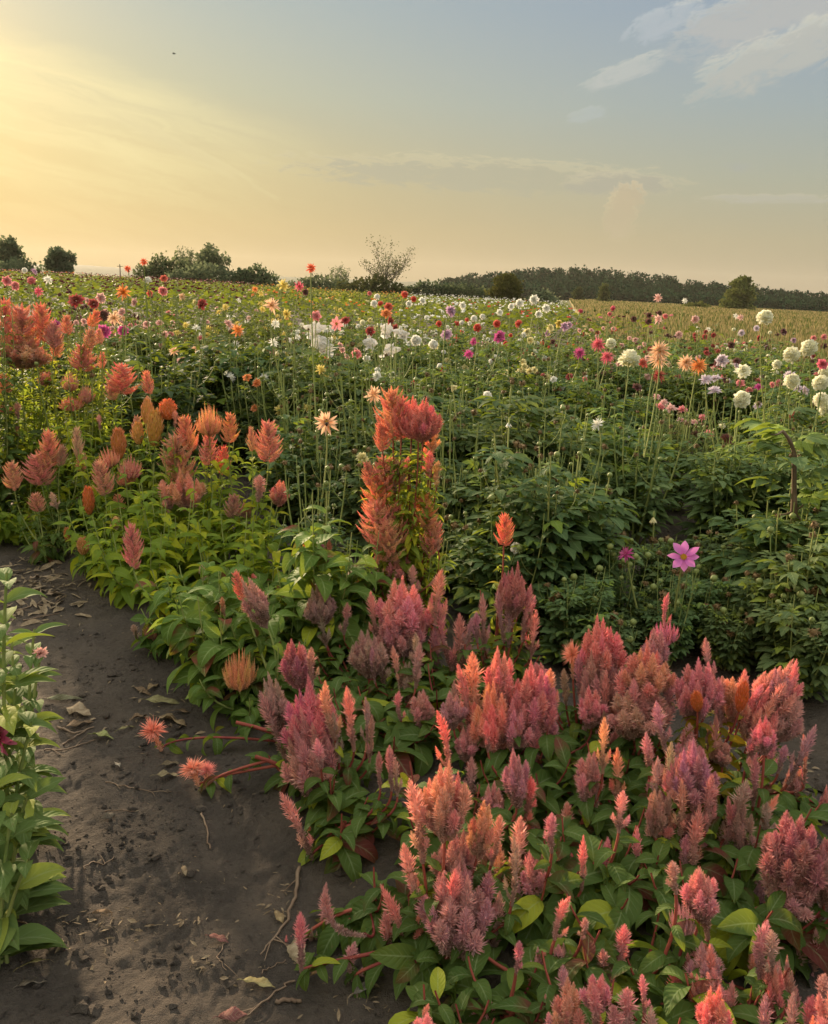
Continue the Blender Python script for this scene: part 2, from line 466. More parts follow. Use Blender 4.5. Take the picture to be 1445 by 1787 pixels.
def petal_mat():
    m, g, out = mat('petal')
    u, s, r, ex = cd(g)
    oi = g.new('ShaderNodeObjectInfo')
    base = oi.outputs['Color']
    dk = g.new('ShaderNodeHueSaturation'); g.put(dk.inputs['Color'], base)
    g.put(dk.inputs['Value'], g.m('ADD', .8, g.m('MULTIPLY', r, .3)))
    g.put(dk.inputs['Saturation'], g.m('SUBTRACT', 1.12, g.m('MULTIPLY', s, .22)))
    st = g.m('ABSOLUTE', g.m('SINE', g.m('MULTIPLY', u, 22.0)))
    c = g.mix(g.m('MULTIPLY', st, .12), dk.outputs[0], (.8, .7, .6))
    c = g.mix(g.m('MULTIPLY', ex, .32), c, (.50, .44, .14))
    finish(g, out, c, .55, .3, .38, c)
    return m
M['petal'] = petal_mat()

def simple(name, c1, c2, scale=20, rough=.7, spec=.3, trans=0.0, bstr=.4, bdist=.003):
    m, g, out = mat(name)
    oc = g.new('ShaderNodeTexCoord').outputs['Object']
    n = g.noise(oc, scale, 5)
    finish(g, out, g.mix(g.ss(n, .3, .7), c1, c2), rough, spec, trans, None, n, bstr, bdist)
    return m
M['disc'] = simple('flower disc', (.45, .20, .02), (.75, .45, .04), 260)
M['zdisc'] = simple('zinnia disc', (.10, .03, .02), (.22, .07, .02), 300)
M['bud'] = simple('bud', (.14, .20, .05), (.30, .32, .10), 60, .5)
M['seed'] = simple('dry head', (.10, .06, .03), (.28, .18, .07), 80)
M['cloth'] = simple('organza', (.72, .70, .66), (.88, .86, .82), 26, .6, .3, .55, .8, .02)
M['plastic'] = simple('white plastic', (.62, .66, .66), (.75, .78, .78), 30, .35, .5)
M['rubber'] = simple('black hose', (.012, .012, .012), (.03, .028, .026), 30, .5, .4)
M['ribbon'] = simple('ribbon', (.35, .10, .12), (.5, .2, .2), 30, .5, .4)
M['beebody'] = simple('bee fur', (.015, .010, .008), (.04, .03, .02), 300, .8)
M['beegold'] = simple('bee gold fur', (.45, .24, .03), (.55, .34, .06), 300, .8)
M['wing'] = simple('bee wing', (.25, .20, .15), (.4, .34, .28), 300, .3, .5, .5)
M['bird'] = simple('bird', (.02, .02, .02), (.05, .045, .04), 30)

def dry_mat():
    m, g, out = mat('dry leaf')
    u, s, r, ex = cd(g)
    oi = g.new('ShaderNodeObjectInfo'); oc = g.new('ShaderNodeTexCoord').outputs['Object']
    n = g.noise(oc, 60, 4)
    mm = g.m('ABSOLUTE', g.m('SUBTRACT', u, .5))
    vr = g.m('FRACT', g.m('SUBTRACT', g.m('MULTIPLY', s, 7), g.m('MULTIPLY', mm, 3)))
    c = g.mix(g.ss(n, .3, .75), g.mix(1.0, (.55, .5, .45), oi.outputs['Color'], 'MULTIPLY'), oi.outputs['Color'])
    c = g.mix(g.m('MULTIPLY', g.ss(vr, .8, .98), .35), c, (.5, .42, .28))
    finish(g, out, c, .8, .2, .15, None, g.m('ADD', n, g.m('MULTIPLY', vr, .4)), .7, .004)
    return m
M['dry'] = dry_mat()

def soil_mat():
    m, g, out = mat('soil')
    oc = g.new('ShaderNodeTexCoord').outputs['Object']
    n0 = g.noise(oc, .9, 4, .6); n1 = g.noise(oc, 4.5, 6, .62, .3); n2 = g.noise(oc, 52, 7, .7); n3 = g.noise(oc, 260, 3, .6)
    c = g.mix(g.ss(n1, .3, .72), (.090, .075, .062), (.150, .122, .097))
    c = g.mix(g.m('MULTIPLY', g.ss(n0, .45, .7), .55), c, (.180, .138, .098))
    c = g.mix(g.m('MULTIPLY', g.ss(n2, .50, .70), .42), c, (.185, .155, .128))
    c = g.mix(g.m('MULTIPLY', g.ss(n2, .46, .28), .5), c, (.038, .031, .026))
    c = g.mix(g.m('MULTIPLY', g.ss(n3, .70, .80), .5), c, (.30, .26, .21))
    # the far land is under grass and weeds
    sp = g.new('ShaderNodeSeparateXYZ'); g.put(sp.inputs[0], oc)
    far = g.ss(sp.outputs[1], 55.0, 90.0)
    ng = g.noise(oc, .12, 5, .6)
    grass = g.mix(ng, (.085, .105, .035), (.16, .15, .06))
    c = g.mix(far, c, grass)
    h = g.m('ADD', g.m('ADD', g.m('MULTIPLY', n1, 1.2), g.m('MULTIPLY', n2, 1.0)), g.m('MULTIPLY', n3, .3))
    finish(g, out, c, .92, .15, 0, None, h, 1.0, .045)
    return m
M['soil'] = soil_mat()
# ------------------------------------------------------------------ ground sheet
def build_ground():
    rs = [0.25]
    while rs[-1] < 45: rs.append(rs[-1] * (1.006 if rs[-1] < 5 else 1.0115 if rs[-1] < 9 else 1.03))
    while rs[-1] < 6000: rs.append(rs[-1] * 1.12)
    rs = np.array(rs)
    ang = np.concatenate([np.linspace(-33, 33, 480), np.linspace(33, 327, 50)[1:-1]]) * math.pi / 180
    R, A = np.meshgrid(rs, ang, indexing='ij')
    x = R * np.sin(A); y = R * np.cos(A); z = H(x, y)
    v = np.stack([x, y, z], -1).reshape(-1, 3)
    nr, na = R.shape
    i = np.arange(nr - 1)[:, None]; j = np.arange(na)[None, :]; k = (j + 1) % na
    q = np.stack([i * na + j, (i + 1) * na + j, (i + 1) * na + k, i * na + k], -1).reshape(-1, 4)
    mb = MB(); mb.add(v, q=q)
    c = len(v)
    mb.add([[0, 0, HZ(0, 0)]])
    t = np.stack([np.full(na, c), np.arange(na), (np.arange(na) + 1) % na], -1)
    mb.t.append(t); mb.tm.append(np.zeros(na))
    o = put('ground', mb.mesh('ground', M['soil']))
    tag(o, kind='structure')
build_ground()

# soil crumbs lying on the bare path
def build_crumbs():
    rng = np.random.default_rng(5)
    base = [Vector(p) for p in ((1, 0, 0), (-1, 0, 0), (0, 1, 0), (0, -1, 0), (0, 0, 1), (0, 0, -1))]
    V = np.array([list(p) for p in base])
    T = np.array([(0, 2, 4), (2, 1, 4), (1, 3, 4), (3, 0, 4), (2, 0, 5), (1, 2, 5), (3, 1, 5), (0, 3, 5)])
    # one subdivision
    vs = [tuple(p) for p in V]; idx = {}
    def mid(a, b):
        k = (min(a, b), max(a, b))
        if k not in idx:
            p = (np.array(vs[a]) + np.array(vs[b])); p = p / np.linalg.norm(p); vs.append(tuple(p)); idx[k] = len(vs) - 1
        return idx[k]
    T2 = []
    for a, b, c in T:
        ab, bc, ca = mid(a, b), mid(b, c), mid(c, a)
        T2 += [(a, ab, ca), (b, bc, ab), (c, ca, bc), (ab, bc, ca)]
    V = np.array(vs); T2 = np.array(T2); nv = len(V)
    mb = MB()
    cl = rng.uniform(0, 1, (60, 2))
    def scatter(K, off0, off1, t0, t1, s0, s1, clump):
        cc = np.stack([rng.uniform(off0, off1, 40), rng.uniform(t0, t1, 40)], 1)
        ch = rng.integers(0, 40, K)
        p = cc[ch] + rng.normal(0, .12, (K, 2)) if clump else np.stack([rng.uniform(off0, off1, K), rng.uniform(t0, t1, K)], 1)
        xy = p[:, :1] * ND + p[:, 1:] * DD
        s = s0 * (s1 / s0) ** (rng.uniform(0, 1, K) ** 2.6)
        z = H(xy[:, 0], xy[:, 1]) + s * .25
        jit = rng.uniform(.65, 1.25, (K, nv, 1))
        sc3 = np.stack([s * rng.uniform(.8, 1.4, K), s * rng.uniform(.8, 1.4, K), s * rng.uniform(.5, .9, K)], -1)
        P = V[None] * jit * sc3[:, None, :] + np.concatenate([xy, z[:, None]], 1)[:, None, :]
        t = (T2[None] + (np.arange(K) * nv)[:, None, None]).reshape(-1, 3)
        mb.add(P.reshape(-1, 3), t=t)
    scatter(4500, -.7, 1.2, .2, 6.0, .0015, .010, False)
    scatter(3000, -.6, 1.1, .3, 4.0, .002, .016, True)
    scatter(1200, 2.2, 3.5, -.5, 5.0, .003, .035, False)
    scatter(600, 4.2, 5.4, 0.5, 6.0, .004, .035, False)
    o = put('soil_crumbs', mb.mesh('soil_crumbs', M['soil'], smooth=False))
    tag(o, 'loose crumbs and clods of dark soil scattered over the path', 'soil', kind='stuff')
build_crumbs()

# ------------------------------------------------------------------ grain field, hills, forest, trees
def field_mat():
    m, g, out = mat('grain field')
    oc = g.new('ShaderNodeTexCoord').outputs['Object']
    sp = g.new('ShaderNodeSeparateXYZ'); g.put(sp.inputs[0], oc)
    v = g.comb(g.m('MULTIPLY', sp.outputs[0], .05), g.m('MULTIPLY', sp.outputs[1], .45))
    n = g.noise(v, 1.0, 5, .6); n2 = g.noise(oc, 1.2, 6, .7)
    c = g.mix(g.ss(n, .3, .7), (.19, .155, .065), (.31, .25, .115))
    c = g.mix(g.m('MULTIPLY', g.ss(n2, .5, .75), .5), c, (.17, .17, .06))
    finish(g, out, c, .9, .1)
    return m
M['grain'] = field_mat()
def grain_mat():
    m, g, out = mat('grain stalk')
    u, s, r, ex = cd(g)
    c = g.mix(r, (.19, .16, .06), (.36, .29, .14))
    c = g.mix(g.m('MULTIPLY', g.m('LESS_THAN', r, .35), .8), c, (.09, .13, .035))
    finish(g, out, c, .9, .0, .3)
    return m
M['stalk'] = grain_mat()

def grain_edge(y):
    """x from which the grain field begins, at distance y: the dahlia rows stop there"""
    return np.maximum(7.9 - y / 6.0, .165 * y)
def build_grain():
    ys = np.concatenate([np.linspace(10.5, 60, 70), np.linspace(60, 372, 50)[1:]])
    mb = MB(); K = 60; P = []
    for y in ys:
        x0 = float(grain_edge(y)) + .9
        xs = x0 + (260 - x0) * np.linspace(0, 1, K) ** 2.4
        P.append(np.stack([xs, np.full(K, y), H(xs, np.full(K, y)) + .10 + .30 * smooth(y, 16, 50) + (.03 + .1 * smooth(y, 15, 60)) * vnoise(xs * .3, np.full(K, y) * .5, 9)], -1))
    P = np.array(P); n = len(ys)
    i = np.arange(n - 1)[:, None]; j = np.arange(K - 1)[None]
    mb.add(P.reshape(-1, 3), q=np.stack([i * K + j, i * K + j + 1, (i + 1) * K + j + 1, (i + 1) * K + j], -1).reshape(-1, 4))
    e = np.concatenate([P[::-1, 0], P[0, 1:]]); b = e.copy(); b[:, 2] -= .9
    m_ = len(e); V = np.concatenate([e, b]); ii = np.arange(m_ - 1)
    mb.add(V, q=np.stack([ii, ii + 1, ii + 1 + m_, ii + m_], -1))
    o = put('grain_field', mb.mesh('grain_field', M['grain'])); tag(o, kind='structure')
    rng = np.random.default_rng(8); K = 60000
    y = 10.6 * (360 / 10.6) ** (rng.uniform(0, 1, K) ** 1.25)
    x = grain_edge(y) + .9 + rng.uniform(0, 1, K) * np.maximum(.56 * y - grain_edge(y), 1.5)
    z = H(x, y) + .05 + .28 * smooth(y, 16, 50)
    mb = MB()
    h = rng.uniform(.22, .42, K) * (1 + .003 * y)
    a = rng.uniform(0, 6.28, K)
    leaves(mb, np.stack([x, y, z], -1), np.stack([np.cos(a) * .35, np.sin(a) * .35, np.ones(K)], -1),
           np.stack([np.cos(a), -np.ones(K), np.zeros(K)], -1), h, .014 + .0018 * y, .5, rng.uniform(0, 1, K), n=2, fold=.1)
    o = put('grain_stalks', mb.mesh('grain_stalks', M['stalk']))
    tag(o, 'straw coloured ripening grain standing in the field before the wood', 'grain', kind='stuff')
build_grain()

def tree_leaf_mat(name, ca, cb, trans=.3):
    m, g, out = mat(name)
    u, s, r, ex = cd(g)
    oi = g.new('ShaderNodeObjectInfo')
    n = g.noise(g.new('ShaderNodeTexCoord').outputs['Object'], .35, 4)
    c = g.mix(g.m('ADD', g.m('MULTIPLY', r, .6), g.m('MULTIPLY', n, .4)), ca, cb)
    c = g.mix(1.0, c, oi.outputs['Color'], 'MULTIPLY')
    finish(g, out, c, .9, .0, trans)
    return m
M['tree'] = tree_leaf_mat('tree foliage', (.085, .11, .06), (.21, .24, .12), .5)
M['treey'] = tree_leaf_mat('pale tree foliage', (.10, .125, .04), (.22, .22, .08))
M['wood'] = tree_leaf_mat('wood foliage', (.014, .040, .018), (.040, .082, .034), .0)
M['bark'] = simple('bark', (.05, .04, .03), (.12, .10, .08), 6)
def hill_mat():
    m, g, out = mat('far hill')
    n = g.noise(g.new('ShaderNodeTexCoord').outputs['Object'], .01, 5)
    finish(g, out, g.mix(n, (.05, .075, .05), (.13, .14, .08)), .9, .1)
    return m
M['hill'] = hill_mat()

def blob_leaves(mb, rng, c, r, K, size, fill=.55):
    """leaf sized faces spread through an uneven ellipsoid"""
    d = norm(rng.normal(0, 1, (K, 3)))
    rad = (fill + (1 - fill) * rng.uniform(0, 1, K)) ** .7 * (1 + .22 * np.sin(d[:, 0] * 5 + c[0]) * np.cos(d[:, 2] * 6 + c[1]) + rng.normal(0, .09, K))
    P = np.asarray(c) + d * rad[:, None] * np.asarray(r)
    T = norm(rng.normal(0, 1, (K, 3)) + d * .5); N = norm(rng.normal(0, 1, (K, 3)) + d)
    L = size * rng.uniform(.6, 1.5, K)
    leaves(mb, P, T, N, L, L * .75, .5, rng.uniform(0, 1, K), n=2, fold=.2)

def tree(label, px, top, D, wpx, cat='tree', name='field_tree', kind='round', col=(1, 1, 1), mt='tree', K=2600, group=None, base_py=None, seed=0, leaf=.30):
    rng = np.random.default_rng(1000 + seed)
    b = pix(px, top, D); gz = HZ(b.x, b.y)
    hgt = b.z - gz; w = wpx * D / F
    root = empty(name, (b.x, b.y, gz - .05))
    tag(root, label, cat, group)
    tr = MB()
    r0 = max(.07, hgt * .022)
    nl = 9 if kind != 'wispy' else 26
    lean = rng.uniform(-.05, .05) * hgt
    tube(tr, bez((0, 0, 0), (lean * .3, 0, hgt * .3), (lean, 0, hgt * .62), 7), r0, r0 * .4, 7)
    cr = MB()
    blobs = []
    if kind == 'bush':
        n = int(rng.integers(6, 9))
        for i in range(n):
            x = (i / (n - 1) - .5) * w * .8 + rng.uniform(-.05, .05) * w
            hh = hgt * (1 - .35 * abs(x / w * 2) ** 1.5) * rng.uniform(.75, 1.0)
            blobs.append(((x, rng.uniform(-.2, .2) * w, hh * .52), (w * .2, w * .2, hh * .5)))
    elif kind == 'tall':
        for i in range(9):
            t = i / 8
            blobs.append(((rng.uniform(-.16, .16) * w, rng.uniform(-.16, .16) * w, hgt * (.14 + .76 * t)),
                          (w * (.40 - .22 * t) * rng.uniform(.85, 1.2), w * .32 * (1 - .4 * t), hgt * .13)))
    elif kind == 'round':
        for i in range(11):
            a = i * 2.4 + rng.uniform(-.5, .5); rr = rng.uniform(.15, .34) * w
            t = .12 + .74 * (i + .5) / 11
            blobs.append(((rr * math.cos(a) * (1.15 - t * .6), rr * math.sin(a), hgt * t), (w * rng.uniform(.16, .25),) * 2 + (hgt * rng.uniform(.12, .18),)))
    for i in range(nl):
        a = i * 2.4 + rng.uniform(-.3, .3)
        t0 = rng.uniform(.2, .6)
        st = np.array([lean * t0, 0, hgt * .62 * t0 / .62 * .9])
        if kind == 'wispy':
            en = np.array([math.cos(a) * w * rng.uniform(.15, .5), math.sin(a) * w * .35, hgt * rng.uniform(.55, 1.0)])
        else:
            bb = blobs[i % len(blobs)]; en = np.array(bb[0])
        mid = (st + en) / 2 + np.array([0, 0, -hgt * .04])
        mid[:2] = en[:2] * .7
        L_ = bez(st, mid, en, 6)
        tube(tr, L_, r0 * .32, r0 * .07, 5)
        if kind == 'wispy':
            for _ in range(6):
                k = rng.integers(2, 6); e2 = L_[k] + np.array([rng.normal(0, .10) * w, rng.normal(0, .1) * w, rng.uniform(.03, .2) * hgt])
                tube(tr, bez(L_[k], (L_[k] + e2) / 2 + [0, 0, .02 * hgt], e2, 4), r0 * .10, r0 * .03, 4)
                n_ = int(K / nl / 6)
                P = L_[k] + (e2 - L_[k]) * rng.uniform(.2, 1.05, (n_, 1)) + rng.normal(0, .035 * w, (n_, 3))
                leaves(cr, P, rng.normal(0, 1, (n_, 3)), rng.normal(0, 1, (n_, 3)), leaf * .8, leaf * .4, .3, rng.uniform(0, 1, n_), n=2)
    for c, r in blobs:
        blob_leaves(cr, rng, c, r, K // len(blobs), leaf)
    put('trunk', tr.mesh('trunk', M['bark']), root)
    put('crown', cr.mesh('crown', M[mt]), root, color=col)
    return root

G = 'trees and bushes along the far side of the flower field'
tree('bushy tree cut by the left edge of the picture, leafy and grey green', 12, 410, 78, 62, kind='round', K=2600, group=G, seed=1, leaf=.3)
tree('low hedge bush spreading below the leftmost tree', 20, 443, 74, 110, 'bush', 'hedge_bush', 'bush', K=2200, group=G, seed=2)
tree('rounded dark tree standing alone near the far left of the skyline', 103, 429, 90, 60, kind='round', K=3000, col=(.8, .85, .9), group=G, seed=3)
tree('broad low bush at the left of the skyline thicket, under the two orange red dahlias', 285, 437, 88, 82, 'bush', 'hedge_bush', 'bush', K=3200, col=(.9, .9, .8), group=G, seed=4)
tree('round topped tree rising highest out of the skyline thicket left of centre', 371, 426, 90, 70, kind='round', K=2600, group=G, seed=5)
tree('small thin crowned tree between the thicket bush and the round topped tree', 325, 439, 95, 40, kind='wispy', K=1300, group=G, seed=6)
tree('mound of dark shrubs below the round topped skyline tree', 350, 455, 84, 120, 'bush', 'hedge_bush', 'bush', K=2600, group=G, seed=7)
tree('dark green bush sloping down right of the skyline thicket', 440, 456, 84, 74, 'bush', 'hedge_bush', 'bush', K=2600, col=(.8, .85, .8), group=G, seed=8)
tree('low dark bushes beside the tall orange red dahlia on the skyline', 560, 476, 92, 110, 'bush', 'hedge_bush', 'bush', K=2600, col=(.8, .8, .8), group=G, seed=9)
tree('small airy tree between the low bushes and the bare looking tree', 593, 468, 96, 36, kind='wispy', K=900, group=G, seed=10)
tree('airy tree with bare looking twigs, tallest on the skyline near the centre', 676, 429, 82, 96, kind='wispy', K=1500, mt='treey', col=(.6, .6, .6), group=G, seed=11, leaf=.22)
tree('shrubs around the foot of the airy bare looking tree', 655, 477, 80, 110, 'bush', 'hedge_bush', 'bush', K=2400, mt='treey', col=(.5, .5, .5), group=G, seed=12)
tree('dark hedge clump right of the airy tree', 745, 488, 110, 80, 'bush', 'hedge_bush', 'bush', K=2600, col=(.55, .6, .6), group=G, seed=13)
tree('dark hedge clump between the airy tree and the olive green tree', 812, 490, 110, 90, 'bush', 'hedge_bush', 'bush', K=2600, col=(.6, .65, .6), group=G, seed=14)
tree('round olive green tree in front of the left end of the wood', 886, 476, 105, 66, kind='round', K=3400, mt='treey', col=(.55, .52, .32), group=G, seed=15)
tree('grey green bush at the foot of the olive green tree, edge of the grain field', 950, 505, 100, 50, 'bush', 'hedge_bush', 'bush', K=1800, col=(1.2, 1.2, 1.3), group=G, seed=16)
tree('slim pale tree before the wood, above the middle of the grain field', 1057, 497, 230, 26, kind='tall', K=900, mt='treey', col=(.7, .75, .7), group=G, seed=17, leaf=.6)
tree('small dark slim tree before the wood, just left of the slim pale tree', 1010, 503, 240, 24, kind='tall', K=800, mt='treey', col=(.45, .5, .5), group=G, seed=18, leaf=.6)
tree('pale green broad tree standing out before the wood at the right', 1297, 484, 200, 62, kind='tall', K=4200, mt='treey', col=(.85, .9, .75), group=G, seed=19, leaf=.55)
tree('low yellowish bush on the grain field edge left of the pale broad tree', 1215, 527, 190, 40, 'bush', 'hedge_bush', 'bush', K=900, mt='treey', col=(.8, .8, .6), group=G, seed=20, leaf=.5)

def build_wood():
    rng = np.random.default_rng(77)
    mb = MB()
    top = [(795, 488), (850, 477), (920, 470), (1000, 468), (1080, 474), (1150, 482), (1220, 491), (1300, 499), (1380, 508), (1445, 516), (1560, 527), (1800, 545)]
    tx = np.array([p[0] for p in top]); ty = np.array([p[1] for p in top])
    for row in range(6):
        D = 350 + row * 16
        n = 62
        for i in range(n):
            px = 785 + (i + rng.uniform(-.4, .4)) * (1000 / n)
            yt = np.interp(px, tx, ty) + (5 - row) * 6.5 + rng.normal(0, 1.5)
            p = pix(px, yt, D); gz = HZ(p.x, p.y)
            hh = max(p.z - gz, 4.0); r = rng.uniform(3.0, 5.2)
            for k in range(2):
                cz = gz + hh * (.72 if k == 0 else .36)
                blob_leaves(mb, rng, (p.x + rng.normal(0, 1), p.y, cz), (r * (1 if k == 0 else 1.1), r, hh * .3), 260, 1.15, .62)
            # pointed leader on some
            if rng.uniform() < .35:
                blob_leaves(mb, rng, (p.x, p.y, gz + hh * .97), (r * .4, r * .4, hh * .10), 30, .8, .3)
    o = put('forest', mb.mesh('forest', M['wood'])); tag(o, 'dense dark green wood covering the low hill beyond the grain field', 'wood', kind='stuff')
    # hidden forest floor rising under it, and the blue far hills
    def ridge(name, D, pts, depth, m):
        mb = MB(); xs = np.linspace(pts[0][0], pts[-1][0], 60)
        ys = np.interp(xs, [p[0] for p in pts], [p[1] for p in pts])
        ring = []
        for f, s in ((0, 0.0), (.35, .7), (.6, .95), (1.0, 1.0), (1.6, .8)):
            rowp = []
            for a, b in zip(xs, ys):
                p = pix(a, b, D); z0 = -5.0; z = z0 + (p.z - z0) * s
                k = 1 + depth * (f - 1.0) / D
                rowp.append((p.x * k, p.y * k, z + 2 * (vnoise(np.array([a * .02]), np.array([f * 3.0]), 3)[0] - .5) * s))
            ring.append(rowp)
        V = np.array(ring); n, K = V.shape[:2]
        i = np.arange(n - 1)[:, None]; j = np.arange(K - 1)[None]
        mb.add(V.reshape(-1, 3), q=np.stack([i * K + j, i * K + j + 1, (i + 1) * K + j + 1, (i + 1) * K + j], -1).reshape(-1, 4))
        tag(put(name, mb.mesh(name, m)), kind='structure')
    ridge('far_hill', 1900, [(-300, 470), (0, 462), (130, 462), (220, 468), (330, 476), (700, 492), (880, 487), (1100, 512), (1500, 545)], 300, M['hill'])
build_wood()

# ------------------------------------------------------------------ bird, far power pole
def build_bird():
    p = pix(304, 94, 70)
    root = empty('bird', p); tag(root, 'tiny dark bird flying alone in the sky, upper left', 'bird')
    mb = MB()
    tube(mb, [(-.16, 0, 0), (-.08, 0, .012), (0, 0, .015), (.07, 0, .02), (.12, 0, .02)], [.004, .03, .04, .03, .006], None, 8)
    put('body', mb.mesh('body', M['bird']), root)
    for s in (-1, 1):
        w = MB(); leaves(w, [(0.0, 0, .02)], [(-.15, s * 1, .35)], [(0, 0, 1)], .24, .09, .5, .5, n=6, fold=.05)
        put('wing', w.mesh('wing', M['bird']), root)
build_bird()
def build_pole():
    p = pix(209, 461, 300); gz = HZ(p.x, p.y)
    mb = MB(); tube(mb, [(0, 0, 0), (0, 0, (p.z - gz))], .22, .15, 6)
    tube(mb, [(-1.0, 0, p.z - gz - .7), (1.0, 0, p.z - gz - .7)], .1, .1, 4)
    o = put('utility_pole', mb.mesh('utility_pole', M['bark'])); o.location = (p.x, p.y, gz)
    tag(o, 'thin distant pole on the skyline left of the thicket', 'pole')
build_pole()
# ------------------------------------------------------------------ celosia heads (unit height along +Z, natural widths)
def spike(mb, rng, pts, Rm, dens=1.0, crown=.30, tan0=.55, srnd=None, flen=1.0):
    """one flower spike along pts: pointed bract tip, widest below it, then a slim body of old florets"""
    pts = np.asarray(pts, float); n = len(pts)
    seg = np.linalg.norm(np.diff(pts, axis=0), axis=1); Ltot = seg.sum()
    cum = np.concatenate([[0], np.cumsum(seg)]) / Ltot
    K = int(max(30, 150 * dens * Ltot / (Rm * 9)))
    t = np.sort(rng.uniform(0, 1, K)) ** .92
    body = .60 + .10 * np.sin(t * 22 + rng.uniform(0, 6))
    c0 = 1 - crown
    R = np.where(t < c0, body + (1 - body) * smooth(t, c0 - .22, c0 + .04), np.clip((1 - t) / crown, 0, 1) ** .75 * .95 + .06)
    R = R * Rm * (.75 + .5 * smooth(t, 0, .15)) * rng.uniform(.8, 1.25, K)
    P = np.stack([np.interp(t, cum, pts[:, i]) for i in range(3)], 1)
    tg = norm(np.stack([np.interp(np.clip(t + .03, 0, 1), cum, pts[:, i]) - np.interp(np.clip(t - .03, 0, 1), cum, pts[:, i]) for i in range(3)], 1))
    a = np.arange(K) * 2.39996 + rng.uniform(0, 1, K)
    ref = np.array([[1.0, .13, .07]]); u = norm(np.cross(tg, ref)); v = np.cross(tg, u)
    rad = np.cos(a)[:, None] * u + np.sin(a)[:, None] * v
    out = np.where(t < c0 - .1, 1.15, .85 - .45 * smooth(t, c0, 1.0)) + rng.normal(0, .22, K)
    D = tg * np.cos(out)[:, None] + rad * np.sin(out)[:, None]
    P0 = P + rad * (R * .28)[:, None]
    L = R * np.where(t > c0 - .15, 1.15, .85) * flen
    W = L * np.where(t > c0 - .15, .085, .17)
    age = 1 - t
    age = np.clip((age - crown * .6) / (1 - crown * .6) / tan0 * .8, 0, 1)
    sr = rng.uniform(0, 1) if srnd is None else srnd
    florets(mb, P0, D, L, W, age, np.full(K, sr), rng)
    # opaque core
    m_ = max(5, n)
    tt = np.linspace(0, 1, m_); cp = np.stack([np.interp(tt, cum, pts[:, i]) for i in range(3)], 1)
    rr = np.where(tt < c0, .36, np.clip((1 - tt) / crown, 0, 1) * .36 + .02) * Rm
    k0 = mb.n
    tube(mb, cp, rr, None, 5)
    c = mb.c[-1]; c[:, 0] = np.repeat(np.clip(1 - tt, 0, 1), 5); c[:, 1] = sr; c[:, 2] = .3; c[:, 3] = 0

def head_spire(rng):
    mb = MB()
    bend = rng.normal(0, .05, 2)
    spike(mb, rng, bez((0, 0, 0), (bend[0], bend[1], .5), (bend[0] * .3, bend[1] * .3, 1), 8), .115, 2.6, .36, flen=.85)
    for k in range(int(rng.integers(0, 4))):
        a = rng.uniform(0, 6.28); z = rng.uniform(.02, .2)
        e = np.array([.16 * math.cos(a), .16 * math.sin(a), z + rng.uniform(.2, .38)])
        spike(mb, rng, bez((0, 0, z), (e[0] * .9, e[1] * .9, z + .08), e, 6), .05, 1.0, .5)
    return mb

def head_cluster(rng, N=17, wide=.34, top=True):
    mb = MB()
    for i in range(N):
        f = math.sqrt((i + .3) / N)
        a = i * 2.39996 + rng.uniform(-.3, .3)
        rr = wide * f
        hgt = (1 - .52 * f ** 1.6) * rng.uniform(.84, 1.02)
        e = np.array([rr * math.cos(a) * 1.0, rr * math.sin(a), hgt])
        z0 = .02 + .25 * f * rng.uniform(0, .6)
        b = np.array([e[0] * .22, e[1] * .22, z0])
        mid = np.array([e[0] * 1.05, e[1] * 1.05, z0 + (hgt - z0) * .35])
        spike(mb, rng, bez(b, mid, e, 8), rng.uniform(.058, .080), 3.0, rng.uniform(.28, .42), flen=.85)
        for k in range(3):
            a2 = a + rng.uniform(-1.5, 1.5); t0 = rng.uniform(.3, .65)
            p0 = bez(b, mid, e, 8)[int(t0 * 7)]
            e2 = p0 + np.array([.07 * math.cos(a2), .07 * math.sin(a2), rng.uniform(.10, .18)])
            spike(mb, rng, bez(p0, (p0 + e2) / 2 + [.02 * math.cos(a2), .02 * math.sin(a2), -.01], e2, 5), .038, 1.0, .6)
    return mb

def head_feather(rng, wide=.37, N=46):
    """loose pointed plume: side branches getting shorter to the tip"""
    mb = MB()
    b = rng.normal(0, .03, 2)
    ax = bez((0, 0, 0), (b[0], b[1], .5), (b[0] * .5, b[1] * .5, 1), 12)
    spike(mb, rng, ax[6:], .045, 1.8, .7, flen=1.1)
    for i in range(N):
        t = .04 + .84 * (i / N) ** .9
        p0 = np.array([np.interp(t, np.linspace(0, 1, 12), ax[:, k]) for k in range(3)])
        a = i * 2.39996 + rng.uniform(-.4, .4)
        L = (wide * (1 - t) ** .62 * smooth(t, -.25, .18) + .035) * rng.uniform(.8, 1.15)
        d = np.array([math.cos(a), math.sin(a), 0])
        e = p0 + d * L * .95 + np.array([0, 0, L * rng.uniform(.65, 1.0)])
        mid = p0 + d * L * .65 + np.array([0, 0, L * .15])
        spike(mb, rng, bez(p0, mid, e, 6), .022 + .008 * (1 - t), 1.25, .75, tan0=1.2, flen=1.35)
    return mb

